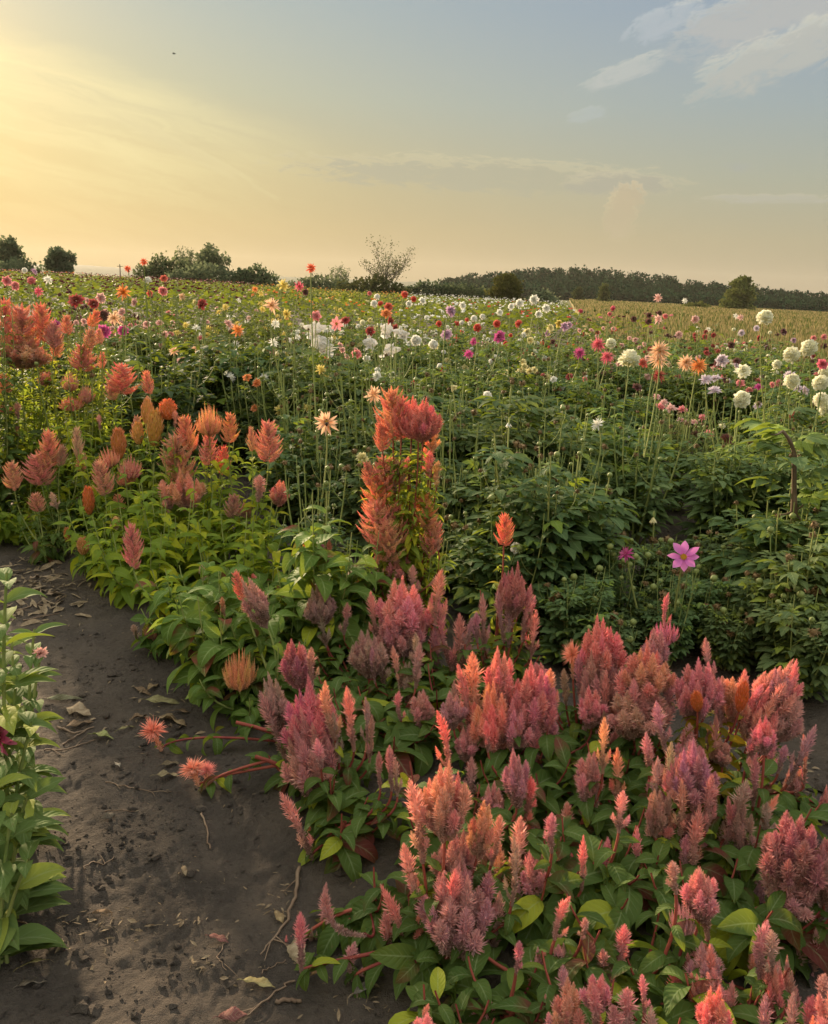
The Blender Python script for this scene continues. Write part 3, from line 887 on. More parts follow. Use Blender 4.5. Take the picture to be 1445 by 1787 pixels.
def head_flame(rng):
    mb = MB()
    K = 520
    t = rng.uniform(0, 1, K); prof = np.sin(np.pi * np.clip(t * .86 + .10, 0, 1)) ** .7 * .19
    a = rng.uniform(0, 6.28, K); rad = np.stack([np.cos(a), np.sin(a), np.zeros(K)], 1)
    P = rad * prof[:, None] * .72 + np.stack([np.zeros(K)] * 2 + [t * .84], 1)
    D = rad * (.30 * rng.uniform(.3, 1.3, K))[:, None] + np.array([0, 0, 1.0])
    florets(mb, P, D, rng.uniform(.11, .18, K), rng.uniform(.008, .014, K), (1 - t) * .55, np.full(K, .5), rng)
    tt = np.linspace(0, 1, 9)
    tube(mb, np.stack([tt * 0, tt * 0, tt * .88], 1), np.sin(np.pi * np.clip(tt * .86 + .08, 0, 1)) ** .7 * .15, None, 9)
    c = mb.c[-1]; c[:, 0] = np.repeat((1 - tt) * .6, 9); c[:, 1] = .5; c[:, 2] = .2; c[:, 3] = 0
    return mb

def head_fan(rng, N=44):
    """short broad brush of upright fine spikes"""
    mb = MB()
    for i in range(N):
        f = math.sqrt((i + .5) / N); a = i * 2.39996
        e = np.array([.50 * f * math.cos(a), .42 * f * math.sin(a), (1 - .48 * f ** 2) * rng.uniform(.82, 1.03)])
        b = np.array([e[0] * .15, e[1] * .15, .0 + .1 * f])
        spike(mb, rng, bez(b, (e[0] * .95, e[1] * .95, e[2] * .4), e, 7), rng.uniform(.034, .046), .9, .6, tan0=1.3)
    return mb

def head_star(rng):
    """spidery tuft of long narrow bracts"""
    mb = MB(); K = 170
    d = norm(rng.normal(0, 1, (K, 3)) + np.array([0, 0, .55])); d[:, 2] = np.maximum(d[:, 2], -.45)
    P = np.array([[0, 0, .62]]) + d * .05
    florets(mb, P, d, rng.uniform(.24, .42, K), rng.uniform(.014, .022, K), rng.uniform(0, .15, K), np.full(K, .25), rng, 4)
    spike(mb, rng, bez((0, 0, 0), (.01, 0, .3), (0, 0, .62), 6), .15, 1.1, .3)
    return mb

def head_curl(rng):
    """spike sweeping sideways and then turning up at its tip"""
    mb = MB()
    spike(mb, rng, bez((0, 0, 0), (-.75, 0, -.05), (-.62, 0, 1.0), 14), .085, 2.3, .42)
    return mb

HEADS = {}
def norm_head(mb, aspect_free=True):
    v = mb.arr(); lo, hi = v.min(0), v.max(0)
    w = 2 * float(np.percentile(np.hypot(v[:, 0], v[:, 1]), 96))
    h = hi[2]
    return w, h
def add_kind(kind, fn, seeds, **kw):
    L_ = []
    for s in seeds:
        rng = np.random.default_rng(s); mb = fn(rng, **kw)
        w, h = norm_head(mb)
        L_.append(mb.mesh('plume', M['plume'], smooth=False, xf=lambda v: v / np.array([w, w, h])))
    HEADS[kind] = L_
add_kind('spire', head_spire, [11, 12, 13, 14])
add_kind('cluster', head_cluster, [21, 22, 23, 24])
add_kind('slim', head_cluster, [26, 27], N=8, wide=.2)
add_kind('feather', head_feather, [31, 32, 33])
add_kind('flame', head_flame, [41, 42])
add_kind('fan', head_fan, [51, 52])
add_kind('star', head_star, [61, 62])
def add_curl():
    rng = np.random.default_rng(71); mb = head_curl(rng)
    HEADS['curl'] = [mb.mesh('plume', M['plume'], smooth=False)]
add_curl()
KNAME = dict(spire='flower_spike', cluster='plume', slim='plume', feather='plume', flame='plume', fan='plume', star='plume', curl='flower_spike')

CORAL = (.94, .40, .29); ORANGE = (.98, .48, .18); GOLD = (.84, .47, .09); PINK = (.88, .38, .38); MAG = (.74, .20, .32)
DUSTY = (.76, .37, .37); MAUVE = (.60, .28, .35); TAN = (.52, .37, .28); PEACH = (.95, .54, .34); ROSE = (.90, .38, .40); PALE = (.85, .60, .44)

def celosia(label, bx, D, heads, stem='stem_red', leaf='cel_leaf', nleaf=1.0, side=5, Lf=.115, seed=0, spread=.17, hue=None, narrow=.42, low=1.0, extra=None):
    rng = np.random.default_rng(500 + seed)
    g = pix(bx, 900, D); gz = HZ(g.x, D); base = Vector((g.x, D, gz))
    root = empty('celosia_plant', base)
    tag(root, label, 'flower', 'celosia plants in the flower row')
    st = MB(); lf = MB()
    hs = []
    heads = list(heads)
    if extra is None: extra = (9 if heads else 5) if stem == 'stem_red' and D < 3 and bx > 600 else 0
    for k in range(extra):
        if heads:
            h0 = heads[int(rng.integers(0, min(len(heads), 8)))]; x, y = h0[0] + rng.normal(0, 46), h0[1] + rng.uniform(10, 110)
        else:
            q0 = pix(bx, 900, D); q1 = Vector((q0.x, D, HZ(q0.x, D) + .34)); x = bx + rng.normal(0, 55)
            y = 893 + F * math.tan(math.atan2(CAM_Z - q1.z, D) - math.radians(PITCH)) + rng.uniform(-30, 60)
        hh = rng.uniform(55, 115) * 1.9 / D; ww = rng.uniform(26, 44) * 1.9 / D
        kd = 'slim' if rng.uniform() < .35 else 'spire'
        col = [TAN, DUSTY, MAUVE, DUSTY, CORAL, ROSE][int(rng.integers(0, 6))]
        heads.append((x, y, x + rng.normal(0, 8), y + hh, ww * (1.6 if kd == 'slim' else 1), kd, col, rng.uniform(-.08, .05), .8))
    for hd in heads:
        tx, ty, bx_, by_, w, kind, col = hd[:7]; dd = hd[7] if len(hd) > 7 else rng.uniform(-.06, .06)
        dt = rng.uniform(-.03, .03)
        pb = pix(bx_, by_, D + dd) - base; pt = pix(tx, ty, D + dd + dt) - base
        hs.append((pb, pt, w * (D + dd) / F, kind, col, hd[8] if len(hd) > 8 else .5))
    if hs:
        cx = np.mean([h[0].x for h in hs]); cy = np.mean([h[0].y for h in hs]); mz = max(.08, min(h[0].z for h in hs) * .55)
    else:
        cx = cy = 0; mz = .12
    top = np.array([cx * .45, cy * .45, mz])
    main = bez((0, 0, -.03), (0, 0, mz * .5), top, 7)
    tube(st, main, .009, .006, 7, .3)
    paths = [(main, Lf * 1.05, 1.0)]
    for pb, pt, w, kind, col, al in hs:
        e = np.array(pb); h = (pt - pb).length
        dirv = np.array((pt - pb).normalized())
        t0 = rng.uniform(.35, 1.0); s0 = main[int(t0 * 6)]
        mid = e - dirv * np.linalg.norm(e - s0) * .45; mid[2] = max(mid[2], .03)
        pth = bez(s0, mid, e + dirv * h * .06, 9)
        tube(st, pth, .0048, .003, 6, rng.uniform(0, 1))
        paths.append((pth, Lf * .85, .8))
        ml = HEADS[kind]; me = ml[rng.integers(0, len(ml))]
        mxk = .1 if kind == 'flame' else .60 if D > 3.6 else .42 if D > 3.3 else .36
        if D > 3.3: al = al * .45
        tg_ = (1.0, .78, .55) if D > 3.3 else (.92, .66, .60)  # farther plumes mixed to pale warm gold, sun glare put into their colour
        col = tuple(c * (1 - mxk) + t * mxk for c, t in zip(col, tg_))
        if D < 3.3 and kind in ('cluster', 'slim', 'spire'): w = w * .86
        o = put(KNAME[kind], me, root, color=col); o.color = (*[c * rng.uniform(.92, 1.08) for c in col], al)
        if kind == 'curl':
            o.matrix_local = Matrix.Translation(pb) @ Matrix.Rotation(math.pi if pt.x > pb.x else 0, 4, 'Z') @ Matrix.Diagonal((abs(pt.x - pb.x) / .62, h, max(h, .03), 1))
            continue
        q = Vector(dirv).to_track_quat('Z', 'Y').to_matrix().to_4x4() @ Matrix.Rotation(rng.uniform(0, 6.28), 4, 'Z')
        o.matrix_local = Matrix.Translation(pb) @ q @ Matrix.Diagonal((w, w, h, 1))
    side = max(2, int(side * (.75 if stem == 'stem_red' and D < 2.6 else 1)))
    if stem == 'stem_red' and D < 2.6: Lf = Lf * 1.32; nleaf *= .8
    for k in range(side):
        a = k * 2.4 + rng.uniform(-.4, .4); r = spread * rng.uniform(.5, 1.1)
        e = np.array([r * math.cos(a), r * math.sin(a), (mz * rng.uniform(.7, 1.5) + (.05 if D < 2.6 else .06)) * low])
        s0 = main[int(rng.integers(1, 5))]
        pth = bez(s0, (e[0] * .8, e[1] * .8, s0[2] + .02), e, 7)
        tube(st, pth, .005, .002, 5, rng.uniform(0, 1)); paths.append((pth, Lf, 1.1))
    for pth, L0, dn in paths:
        Lp = np.linalg.norm(np.diff(pth, axis=0), axis=1).sum()
        K = max(4, int(Lp / .019 * nleaf * dn))
        t = np.sort(rng.uniform(.12, .93, K)); n = len(pth)
        P = np.stack([np.interp(t * (n - 1), np.arange(n), pth[:, i]) for i in range(3)], 1)
        tg = norm(np.stack([np.interp(np.clip(t + .05, 0, 1) * (n - 1), np.arange(n), pth[:, i]) for i in range(3)], 1) - P + 1e-5)
        a = np.arange(K) * 2.4 + rng.uniform(0, 6)
        rad = np.stack([np.cos(a), np.sin(a), np.zeros(K)], 1)
        up = .55 - .25 * (1 - t)
        T = norm(rad + tg * up[:, None] + np.array([0, 0, .15]) + rng.normal(0, .15, (K, 3)))
        N = np.array([0, 0, 1.0]) + rng.normal(0, .38, (K, 3)) + tg * .4
        L = L0 * (1.12 - .62 * t) * rng.uniform(.65, 1.25, K)
        leaves(lf, P, T, N, L, L * narrow * rng.uniform(.85, 1.15, K), rng.uniform(.8, 2.4, K), rng.uniform(0, 1, K), n=8, pw=.80, fold=.28, wave=.10)
    put('stem', st.mesh('stem', M[stem]), root)
    put('leaves', lf.mesh('leaves', M[leaf]), root, color=hue or (1, 1, 1))
    return root

def S_(tx, ty, bx, by, w, c, dd=None, al=.55): return (tx, ty, bx, by, w, 'spire', c, dd if dd is not None else 0.0, al)
def K_(kind, tx, ty, bx, by, w, c, dd=0.0, al=.5): return (tx, ty, bx, by, w, kind, c, dd, al)

# --- the near end of the row, from the path edge to the right border of the picture
celosia('front celosia with the tall coral pink plume cluster above a mauve one', 775, 1.62, [
    K_('cluster', 775, 1318, 776, 1470, 118, CORAL, 0, .25), K_('cluster', 800, 1440, 790, 1560, 105, DUSTY, .03), K_('cluster', 800, 1500, 795, 1668, 165, MAUVE, -.06, .8),
    K_('slim', 850, 1400, 832, 1500, 60, PEACH, .03), S_(712, 1358, 738, 1505, 56, PEACH), S_(704, 1468, 735, 1590, 52, ROSE), S_(740, 1570, 762, 1690, 50, DUSTY), S_(660, 1540, 715, 1662, 44, CORAL, 0, .8),
    S_(758, 1240, 782, 1345, 36, CORAL, .1), S_(855, 1520, 850, 1620, 48, MAUVE), S_(872, 1552, 862, 1672, 44, TAN)], seed=1, nleaf=1.1, spread=.12)
celosia('celosia with two upright rosy spikes, right of the tall coral pink plume cluster', 910, 1.78, [
    S_(911, 1422, 905, 1545, 54, ROSE), S_(870, 1464, 866, 1575, 40, CORAL), S_(936, 1508, 932, 1625, 46, ROSE), S_(925, 1490, 925, 1560, 38, DUSTY), S_(893, 1500, 890, 1600, 34, TAN)], seed=2)
celosia('celosia bearing the wide glowing coral and magenta cluster in the middle of the near row', 880, 2.36, [
    S_(795, 1160, 818, 1285, 40, CORAL), S_(827, 1135, 835, 1260, 52, ORANGE, 0, .2), K_('slim', 873, 1125, 872, 1240, 62, CORAL, 0, .1), K_('cluster', 933, 1150, 925, 1290, 112, MAG, -.02, .2),
    K_('cluster', 860, 1190, 862, 1315, 105, CORAL, -.04, .3), K_('cluster', 905, 1210, 895, 1310, 85, ROSE, -.06), S_(962, 1165, 960, 1240, 36, CORAL), S_(940, 1262, 932, 1370, 52, DUSTY, -.08), S_(815, 1220, 825, 1310, 45, CORAL), S_(970, 1255, 960, 1330, 36, DUSTY)], seed=3)
celosia('celosia with dusty pink many pointed cluster standing against the dark dahlia leaves', 1045, 2.5, [
    K_('cluster', 1052, 1068, 1050, 1190, 88, ROSE, 0, .3), K_('cluster', 1045, 1120, 1046, 1245, 84, DUSTY, -.03, .7), K_('star', 997, 1112, 1000, 1185, 34, ORANGE), S_(1059, 1163, 1056, 1290, 27, CORAL, -.1), S_(1028, 1180, 1030, 1290, 34, TAN), S_(1010, 1140, 1015, 1230, 30, DUSTY),
    S_(985, 1165, 988, 1230, 26, TAN), S_(960, 1175, 966, 1235, 24, TAN)], seed=4)
celosia('celosia with a rounded coral pink head and a magenta finger spike above it', 1135, 2.32, [
    K_('cluster', 1135, 1118, 1128, 1225, 108, CORAL, 0, .35), K_('cluster', 1115, 1185, 1120, 1285, 128, DUSTY, -.03, .7), K_('fan', 1160, 1080, 1160, 1126, 56, MAG, .1, .3), S_(1170, 1033, 1160, 1095, 21, MAG, .1, .2), S_(1090, 1160, 1095, 1255, 40, ROSE), S_(1165, 1170, 1160, 1270, 46, DUSTY),
    S_(1090, 1235, 1095, 1300, 34, TAN)], seed=5)
celosia('celosia with orange young tips and dark red veined leaves between two dusty pink clusters', 1240, 2.26, [
    K_('cluster', 1218, 1150, 1215, 1255, 92, ROSE, 0, .45), K_('slim', 1283, 1178, 1275, 1270, 70, CORAL, .03, .3), K_('flame', 1301, 1186, 1290, 1240, 24, (.9, .28, .02), -.06, 0), K_('flame', 1215, 1205, 1217, 1240, 24, (.9, .3, .03), -.06, 0), S_(1255, 1180, 1258, 1270, 34, DUSTY),
    S_(1300, 1165, 1292, 1250, 30, CORAL)], seed=6, leaf='cel_leaf_y', hue=(1.0, .62, .45))
celosia('celosia with a broad coral pink cluster leaning to the right border', 1325, 2.28, [
    K_('cluster', 1392, 1150, 1325, 1262, 96, ROSE, 0, .4), K_('cluster', 1350, 1195, 1305, 1300, 88, CORAL, -.03, .5), K_('slim', 1400, 1215, 1350, 1300, 60, DUSTY, -.03), S_(1424, 1262, 1375, 1368, 34, MAUVE, -.15, .8), S_(1372, 1300, 1358, 1350, 28, MAUVE, -.15, .8), S_(1390, 1148, 1372, 1240, 26, ROSE, .02)], seed=7, nleaf=.7)
celosia('celosia with a mauve pink rounded cluster below the orange tipped plant', 1205, 1.9, [
    K_('cluster', 1205, 1288, 1210, 1410, 104, MAUVE, 0, .4), K_('cluster', 1175, 1320, 1185, 1400, 60, ROSE), S_(1188, 1358, 1186, 1460, 38, PEACH, -.04), S_(1245, 1350, 1232, 1450, 42, DUSTY, -.04), S_(1222, 1398, 1205, 1530, 50, CORAL, -.08), S_(1172, 1292, 1166, 1385, 30, TAN), S_(1200, 1455, 1198, 1525, 36, DUSTY, -.08), S_(1150, 1320, 1145, 1400, 30, TAN)], seed=8)
celosia('celosia with sprawling tan and coral spikes reaching out to the right over bare soil', 1290, 1.92, [
    S_(1306, 1358, 1278, 1470, 52, TAN), K_('slim', 1300, 1405, 1285, 1500, 60, TAN), S_(1361, 1385, 1308, 1472, 28, CORAL), K_('cluster', 1280, 1476, 1280, 1560, 66, MAUVE), S_(1285, 1400, 1270, 1450, 32, DUSTY), S_(1262, 1430, 1258, 1500, 36, TAN)], seed=9)
celosia('celosia with the large fluffy mauve pink cluster at the right border', 1385, 1.66, [
    K_('cluster', 1398, 1425, 1385, 1555, 150, (.55, .13, .19), 0, .35), K_('cluster', 1450, 1470, 1440, 1580, 100, MAUVE, -.03, .7), S_(1337, 1452, 1350, 1560, 52, MAUVE), S_(1440, 1545, 1425, 1610, 56, TAN), K_('slim', 1390, 1530, 1385, 1600, 90, DUSTY, -.02, .8)], seed=10)
celosia('celosia with slim orange tipped spikes behind a large dark green leaf, right of centre', 1050, 2.02, [
    S_(1076, 1302, 1078, 1405, 34, CORAL), S_(1036, 1318, 1042, 1420, 34, TAN), S_(1056, 1250, 1052, 1350, 30, PEACH), S_(990, 1398, 986, 1500, 46, ROSE), S_(972, 1420, 975, 1500, 28, DUSTY), S_(1090, 1420, 1085, 1490, 42, MAUVE), S_(1020, 1360, 1022, 1440, 28, TAN)], seed=11)
celosia('low celosia with mauve tuft and coral spike near the bottom edge', 1000, 1.5, [
    S_(1000, 1565, 968, 1640, 40, CORAL), K_('cluster', 980, 1640, 978, 1722, 78, MAUVE, 0, .6), S_(1090, 1612, 1078, 1700, 48, CORAL), S_(1050, 1655, 1052, 1720, 40, DUSTY), S_(1020, 1600, 1015, 1640, 26, TAN)], seed=12)
celosia('celosia with a pair of coral pink heads cut by the bottom edge', 1010, 1.28, [
    K_('slim', 996, 1710, 990, 1820, 78, CORAL, 0, .3), K_('slim', 1046, 1698, 1040, 1775, 66, ROSE, 0, .3), S_(955, 1765, 962, 1830, 36, ROSE)], seed=13)
celosia('celosia with a small dark mauve tuft and pink head, low at the right', 1210, 1.5, [
    K_('fan', 1190, 1568, 1192, 1635, 54, MAUVE, 0, .6), K_('slim', 1236, 1640, 1228, 1725, 74, ROSE), S_(1175, 1500, 1180, 1560, 40, TAN), S_(1200, 1660, 1205, 1740, 30, DUSTY)], seed=14, side=7)
celosia('celosia with one pink spike over broad leaves near the right bottom corner', 1345, 1.42, [
    S_(1347, 1605, 1335, 1712, 56, ROSE), S_(1320, 1640, 1325, 1712, 36, DUSTY)], seed=15, side=8)
celosia('celosia with a single coral head at the bottom edge, right of the pair', 1245, 1.25, [K_('slim', 1252, 1718, 1240, 1830, 74, CORAL, 0, .4)], seed=16, side=7)
celosia('leafy celosia beside the path at the bottom edge with one magenta bud', 830, 1.33, [S_(748, 1752, 730, 1800, 24, CORAL)], seed=17, side=6, spread=.10, low=1.3)
celosia('leafy celosia at the bottom, between the mauve cluster and the pair of heads', 930, 1.40, [S_(905, 1640, 900, 1700, 30, DUSTY)], seed=18, side=8)
celosia('leafy celosia at the bottom right corner', 1440, 1.32, [S_(1440, 1700, 1430, 1770, 40, TAN)], seed=19, side=8)
celosia('leafy celosia at the bottom edge, between the two coral heads', 1140, 1.30, [S_(1120, 1700, 1125, 1770, 30, DUSTY)], seed=20, side=8)
# path side of the row
celosia('celosia leaning over the path with magenta and tan cluster and coral side spikes', 560, 2.22, [
    K_('cluster', 530, 1180, 552, 1330, 118, MAG, 0, .55), K_('cluster', 520, 1235, 560, 1400, 120, DUSTY, -.05, .8), K_('slim', 512, 1112, 522, 1205, 62, (.55, .09, .17), .12), S_(545, 1128, 545, 1200, 30, TAN, .1), K_('slim', 466, 1172, 492, 1280, 50, TAN, .05, 1.0), S_(452, 1205, 500, 1330, 44, TAN, .02, 1),
    S_(605, 1195, 618, 1310, 36, PEACH, -.05), S_(572, 1185, 585, 1290, 40, PEACH, -.05), S_(552, 1285, 560, 1340, 36, ROSE, -.15), S_(582, 1240, 592, 1330, 34, TAN, -.05), S_(635, 1215, 640, 1300, 24, TAN), S_(648, 1245, 645, 1330, 22, TAN)], seed=21)
celosia('low celosia stem with curved coral spike hanging over the soil at the path edge', 600, 2.02, [
    S_(487, 1382, 545, 1500, 44, CORAL, -.05, .9), S_(541, 1440, 552, 1505, 26, PEACH), S_(560, 1480, 545, 1530, 50, TAN), S_(680, 1300, 684, 1380, 28, TAN), S_(690, 1320, 694, 1390, 24, TAN), S_(662, 1310, 664, 1380, 22, TAN)], seed=22, nleaf=1.2, side=6, spread=.14)
celosia('celosia whose lone hooked spike lies just above the ground at the path edge', 690, 1.74, [
    K_('curl', 568, 1572, 640, 1632, 40, DUSTY, -.12, .7)], seed=23, side=4, spread=.09, nleaf=1.0)
celosia('celosia with round brown faded head left of the coral pink group', 620, 2.85, [
    K_('cluster', 640, 1098, 645, 1185, 78, TAN, -.1, 1), K_('cluster', 556, 1018, 562, 1092, 62, TAN, .1, 1), S_(558, 1060, 570, 1130, 26, TAN, .08, 1), S_(665, 1120, 670, 1200, 34, TAN, -.1, 1)], seed=24)
celosia('celosia with a brown faded head leaning left above broad leaves', 475, 2.75, [
    K_('slim', 425, 1008, 468, 1098, 52, TAN, 0, 1), K_('feather', 408, 995, 425, 1050, 28, PEACH, .1, .5)], seed=25, stem='stem_green', hue=(1.1, 1.1, 1))
celosia('celosia with coral pink spired cluster below the tall orange plant', 705, 2.95, [
    K_('cluster', 705, 1005, 700, 1120, 112, ROSE, 0, .35), K_('cluster', 690, 1050, 700, 1150, 90, DUSTY, -.04, .7), S_(773, 992, 760, 1090, 40, CORAL, -.02, .2), S_(770, 1040, 790, 1170, 38, ROSE), S_(800, 1068, 800, 1180, 40, DUSTY), S_(740, 1060, 738, 1170, 36, ROSE), S_(648, 1030, 660, 1120, 32, ROSE), S_(686, 1125, 700, 1200, 26, PINK, -.3),
    S_(815, 1120, 815, 1180, 26, TAN), S_(760, 1090, 765, 1180, 34, DUSTY)], seed=26, leaf='cel_leaf')
celosia('celosia with magenta topped plume and slim tan side spikes against the dark dahlias', 895, 2.95, [
    K_('cluster', 896, 978, 895, 1080, 64, (.68, .10, .19), 0, .5), S_(843, 1033, 846, 1135, 24, DUSTY), S_(928, 1018, 912, 1120, 30, DUSTY), S_(935, 1062, 925, 1150, 30, ROSE), S_(870, 1028, 880, 1120, 26, DUSTY), S_(890, 1050, 888, 1130, 34, TAN), S_(838, 1125, 850, 1170, 30, TAN)], seed=27)
celosia('celosia with one shaggy orange plume on a thin stem, right of the tall plant', 880, 3.15, [
    K_('feather', 880, 893, 879, 955, 38, ORANGE, 0, .15)], seed=28, side=3, nleaf=1.0, narrow=.22, leaf='cel_leaf_y', hue=(.9, .75, .6))
celosia('tallest celosia, a column of orange plumes topped by coral and magenta fans', 690, 3.45, [
    K_('feather', 683, 672, 686, 772, 62, CORAL, 0, .1), K_('feather', 703, 688, 700, 768, 44, CORAL, -.02, .1), K_('cluster', 722, 688, 718, 768, 56, (.86, .16, .22), 0, .1), K_('cluster', 742, 690, 738, 772, 58, (.88, .14, .22), -.03, .1), K_('fan', 730, 705, 730, 772, 72, (.88, .2, .22), -.04, .1), K_('feather', 663, 735, 668, 790, 34, CORAL, -.02, .2), K_('spire', 756, 735, 755, 790, 26, CORAL, 0, .4),
    K_('feather', 672, 793, 668, 860, 70, PEACH, 0, .35), K_('feather', 640, 803, 648, 850, 30, CORAL, 0, .2), K_('feather', 655, 822, 664, 910, 66, ORANGE, -.03, .3), K_('feather', 650, 868, 668, 965, 70, PEACH, -.05, .4), K_('feather', 690, 872, 692, 965, 66, CORAL, -.04, .5), K_('feather', 675, 905, 680, 985, 60, PEACH, -.08, .6), K_('feather', 696, 800, 690, 862, 44, TAN, .02, .5),
    K_('feather', 738, 858, 742, 925, 58, ORANGE, -.03, .1), K_('feather', 762, 905, 748, 975, 46, CORAL, -.04, .4), K_('star', 622, 1008, 630, 1050, 44, ORANGE, -.15, .1), S_(660, 965, 662, 1005, 24, PEACH, -.1), S_(648, 1000, 652, 1030, 20, DUSTY, -.1),
    K_('slim', 690, 960, 692, 1020, 50, DUSTY, -.05), S_(752, 785, 748, 835, 26, PEACH), S_(768, 805, 762, 850, 24, PEACH), S_(716, 795, 716, 835, 20, ROSE), S_(770, 1005, 748, 1022, 14, CORAL, -.1), S_(752, 905, 765, 960, 24, CORAL, -.05)],
    seed=29, leaf='cel_leaf_y', hue=(.85, .85, .8), narrow=.26, Lf=.13, side=10, nleaf=2.0, low=1.3, stem='stem_red')
celosia('celosia with narrow yellow green leaves and small spikes, right side of the tall orange plant', 735, 3.5, [
    S_(740, 780, 742, 800, 14, PEACH), S_(722, 985, 722, 1040, 24, ROSE, -.2)], seed=30, leaf='cel_leaf_y', narrow=.2, Lf=.12, side=7, nleaf=1.4, low=2.6, stem='stem_green')
# sprawling orange star tufts at the path edge
celosia('sprawling celosia with two spidery orange tufts on a long red stem lying over the path', 520, 2.3, [
    K_('star', 328, 1320, 348, 1372, 52, (.98, .50, .20), -.02, 0), K_('star', 362, 1325, 362, 1375, 34, (.97, .48, .24), -.02, 0)], seed=31, side=3, spread=.10, nleaf=.8, low=.5)
celosia('sprawling celosia with the leftmost spidery orange tuft hanging over the path', 520, 2.5, [
    K_('star', 256, 1250, 282, 1310, 44, (.98, .55, .28), 0, 0)], seed=32, side=3, spread=.10, nleaf=.8, low=.5)
# the yellow orange side of the row
celosia('celosia with one broad golden orange fan plume at the path edge', 430, 2.72, [K_('fan', 418, 1125, 418, 1208, 72, (.95, .55, .14), 0, .1)], stem='stem_green', seed=33, Lf=.13, side=5, nleaf=1.1, hue=(1.05, 1.1, .9))
celosia('bright yellow green celosia leaning left with a coral plume, at the path edge', 330, 3.3, [
    K_('feather', 226, 910, 233, 995, 42, (.98, .52, .34), 0, .3)], stem='stem_green', leaf='cel_leaf_y', seed=34, hue=(1.2, 1.25, 1), side=4, nleaf=1.3, narrow=.30)
celosia('celosia with small drooping tan orange plumes low over the path', 310, 3.2, [
    K_('feather', 254, 1092, 285, 1150, 36, (.70, .30, .10), 0, .5), S_(232, 1090, 240, 1115, 20, TAN), K_('feather', 377, 1030, 386, 1075, 24, (.7, .36, .12), -.1, .4), S_(405, 1060, 420, 1090, 20, TAN)], stem='stem_green', seed=35, side=7, Lf=.14, hue=(.9, 1, .9))
for i, (bx, D, sd) in enumerate([(390, 2.95, 36), (470, 3.05, 37), (350, 3.45, 38), (560, 3.15, 39), (455, 3.5, 40), (600, 3.3, 41)]):
    lab = ['broad leaved celosia without plumes behind the golden orange fan plume', 'broad leaved celosia between the faded brown heads', 'broad leaved celosia behind the yellow green leaning one',
           'broad leaved celosia left of the tall orange plant, beside the round faded head', 'broad leaved celosia under the mauve and magenta plumes of the left group', 'broad leaved celosia at the left foot of the tall orange plant'][i]
    hd = [[S_(388, 1040, 392, 1075, 16, (.7, .4, .15))], [], [S_(352, 985, 355, 1015, 16, TAN)], [K_('feather', 533, 935, 533, 955, 12, GOLD)], [S_(440, 1000, 442, 1030, 16, ROSE)], [S_(575, 940, 578, 985, 14, (.8, .4, .12)), S_(560, 948, 560, 968, 16, MAG)]][i]
    celosia(lab, bx, D, hd, stem='stem_green', seed=sd, side=8, Lf=.20, narrow=.5, spread=.2, nleaf=.75, low=1.6, hue=(1.6, 1.6, 1.4))
# the left group, further up the row
celosia('celosia with orange and pink plumes at the right end of the left group', 430, 4.3, [
    K_('feather', 470, 730, 468, 810, 54, (.82, .18, .18), 0, .5), K_('feather', 437, 742, 440, 790, 20, CORAL), K_('feather', 402, 718, 400, 775, 34, (.95, .34, .08), .02, .2), S_(452, 828, 450, 875, 28, DUSTY, -.1), K_('slim', 492, 838, 484, 885, 32, (.80, .08, .18), -.1, .1)], stem='stem_green', seed=42, leaf='cel_leaf_y', Lf=.15, side=6, narrow=.32, hue=(.95, 1.0, .85))
celosia('celosia with a ragged orange plume above deep pink ones, middle of the left group', 365, 4.4, [
    K_('fan', 363, 700, 366, 765, 48, (.95, .22, .07), 0, .2), K_('feather', 365, 755, 362, 815, 40, DUSTY, .02), K_('feather', 390, 775, 388, 830, 26, (.8, .12, .10), .02), K_('feather', 410, 860, 405, 905, 36, MAG, -.1, .5), K_('slim', 428, 875, 432, 905, 28, DUSTY, -.1)], stem='stem_green', seed=43, leaf='cel_leaf_y', Lf=.15, side=6, narrow=.32, hue=(.95, 1.0, .85))
celosia('celosia with wide pale pink feathery plume in the middle of the left group', 315, 4.5, [
    K_('feather', 305, 752, 315, 845, 66, (.85, .26, .25), -.03, .6), K_('feather', 318, 722, 332, 790, 44, (.9, .34, .08), .03, .2), K_('cluster', 322, 815, 330, 892, 62, (.85, .20, .12), -.2, .5), S_(284, 835, 296, 895, 30, ROSE, -.2)], stem='stem_green', seed=44, leaf='cel_leaf_y', Lf=.15, side=6, narrow=.32, hue=(.95, 1.0, .85))
celosia('celosia with a group of smooth golden orange flame plumes, left group', 265, 4.75, [
    K_('flame', 270, 708, 270, 778, 30, GOLD, 0, 0), K_('flame', 257, 692, 256, 740, 20, GOLD, .03, 0), K_('flame', 293, 693, 293, 732, 30, (.85, .30, .05), .02, 0), K_('flame', 240, 732, 242, 775, 20, GOLD, 0, 0), K_('feather', 240, 722, 236, 770, 24, DUSTY, .05), S_(305, 715, 305, 745, 14, PEACH)], stem='stem_green', seed=45, Lf=.15, side=6, narrow=.32)
celosia('celosia with one upright golden brown flame plume and tan brushes, left group', 205, 4.55, [
    K_('flame', 206, 742, 208, 800, 26, (.62, .26, .03), 0, 0), K_('fan', 183, 775, 195, 818, 38, (.85, .30, .10), -.05, .4), K_('fan', 228, 790, 228, 838, 46, (.82, .26, .14), -.05, .6), K_('fan', 215, 815, 222, 850, 34, (.70, .20, .10), -.06, .4), K_('feather', 205, 860, 207, 895, 26, (.82, .20, .14), -.2, .5)], stem='stem_green', seed=46, Lf=.15, side=6, narrow=.32)
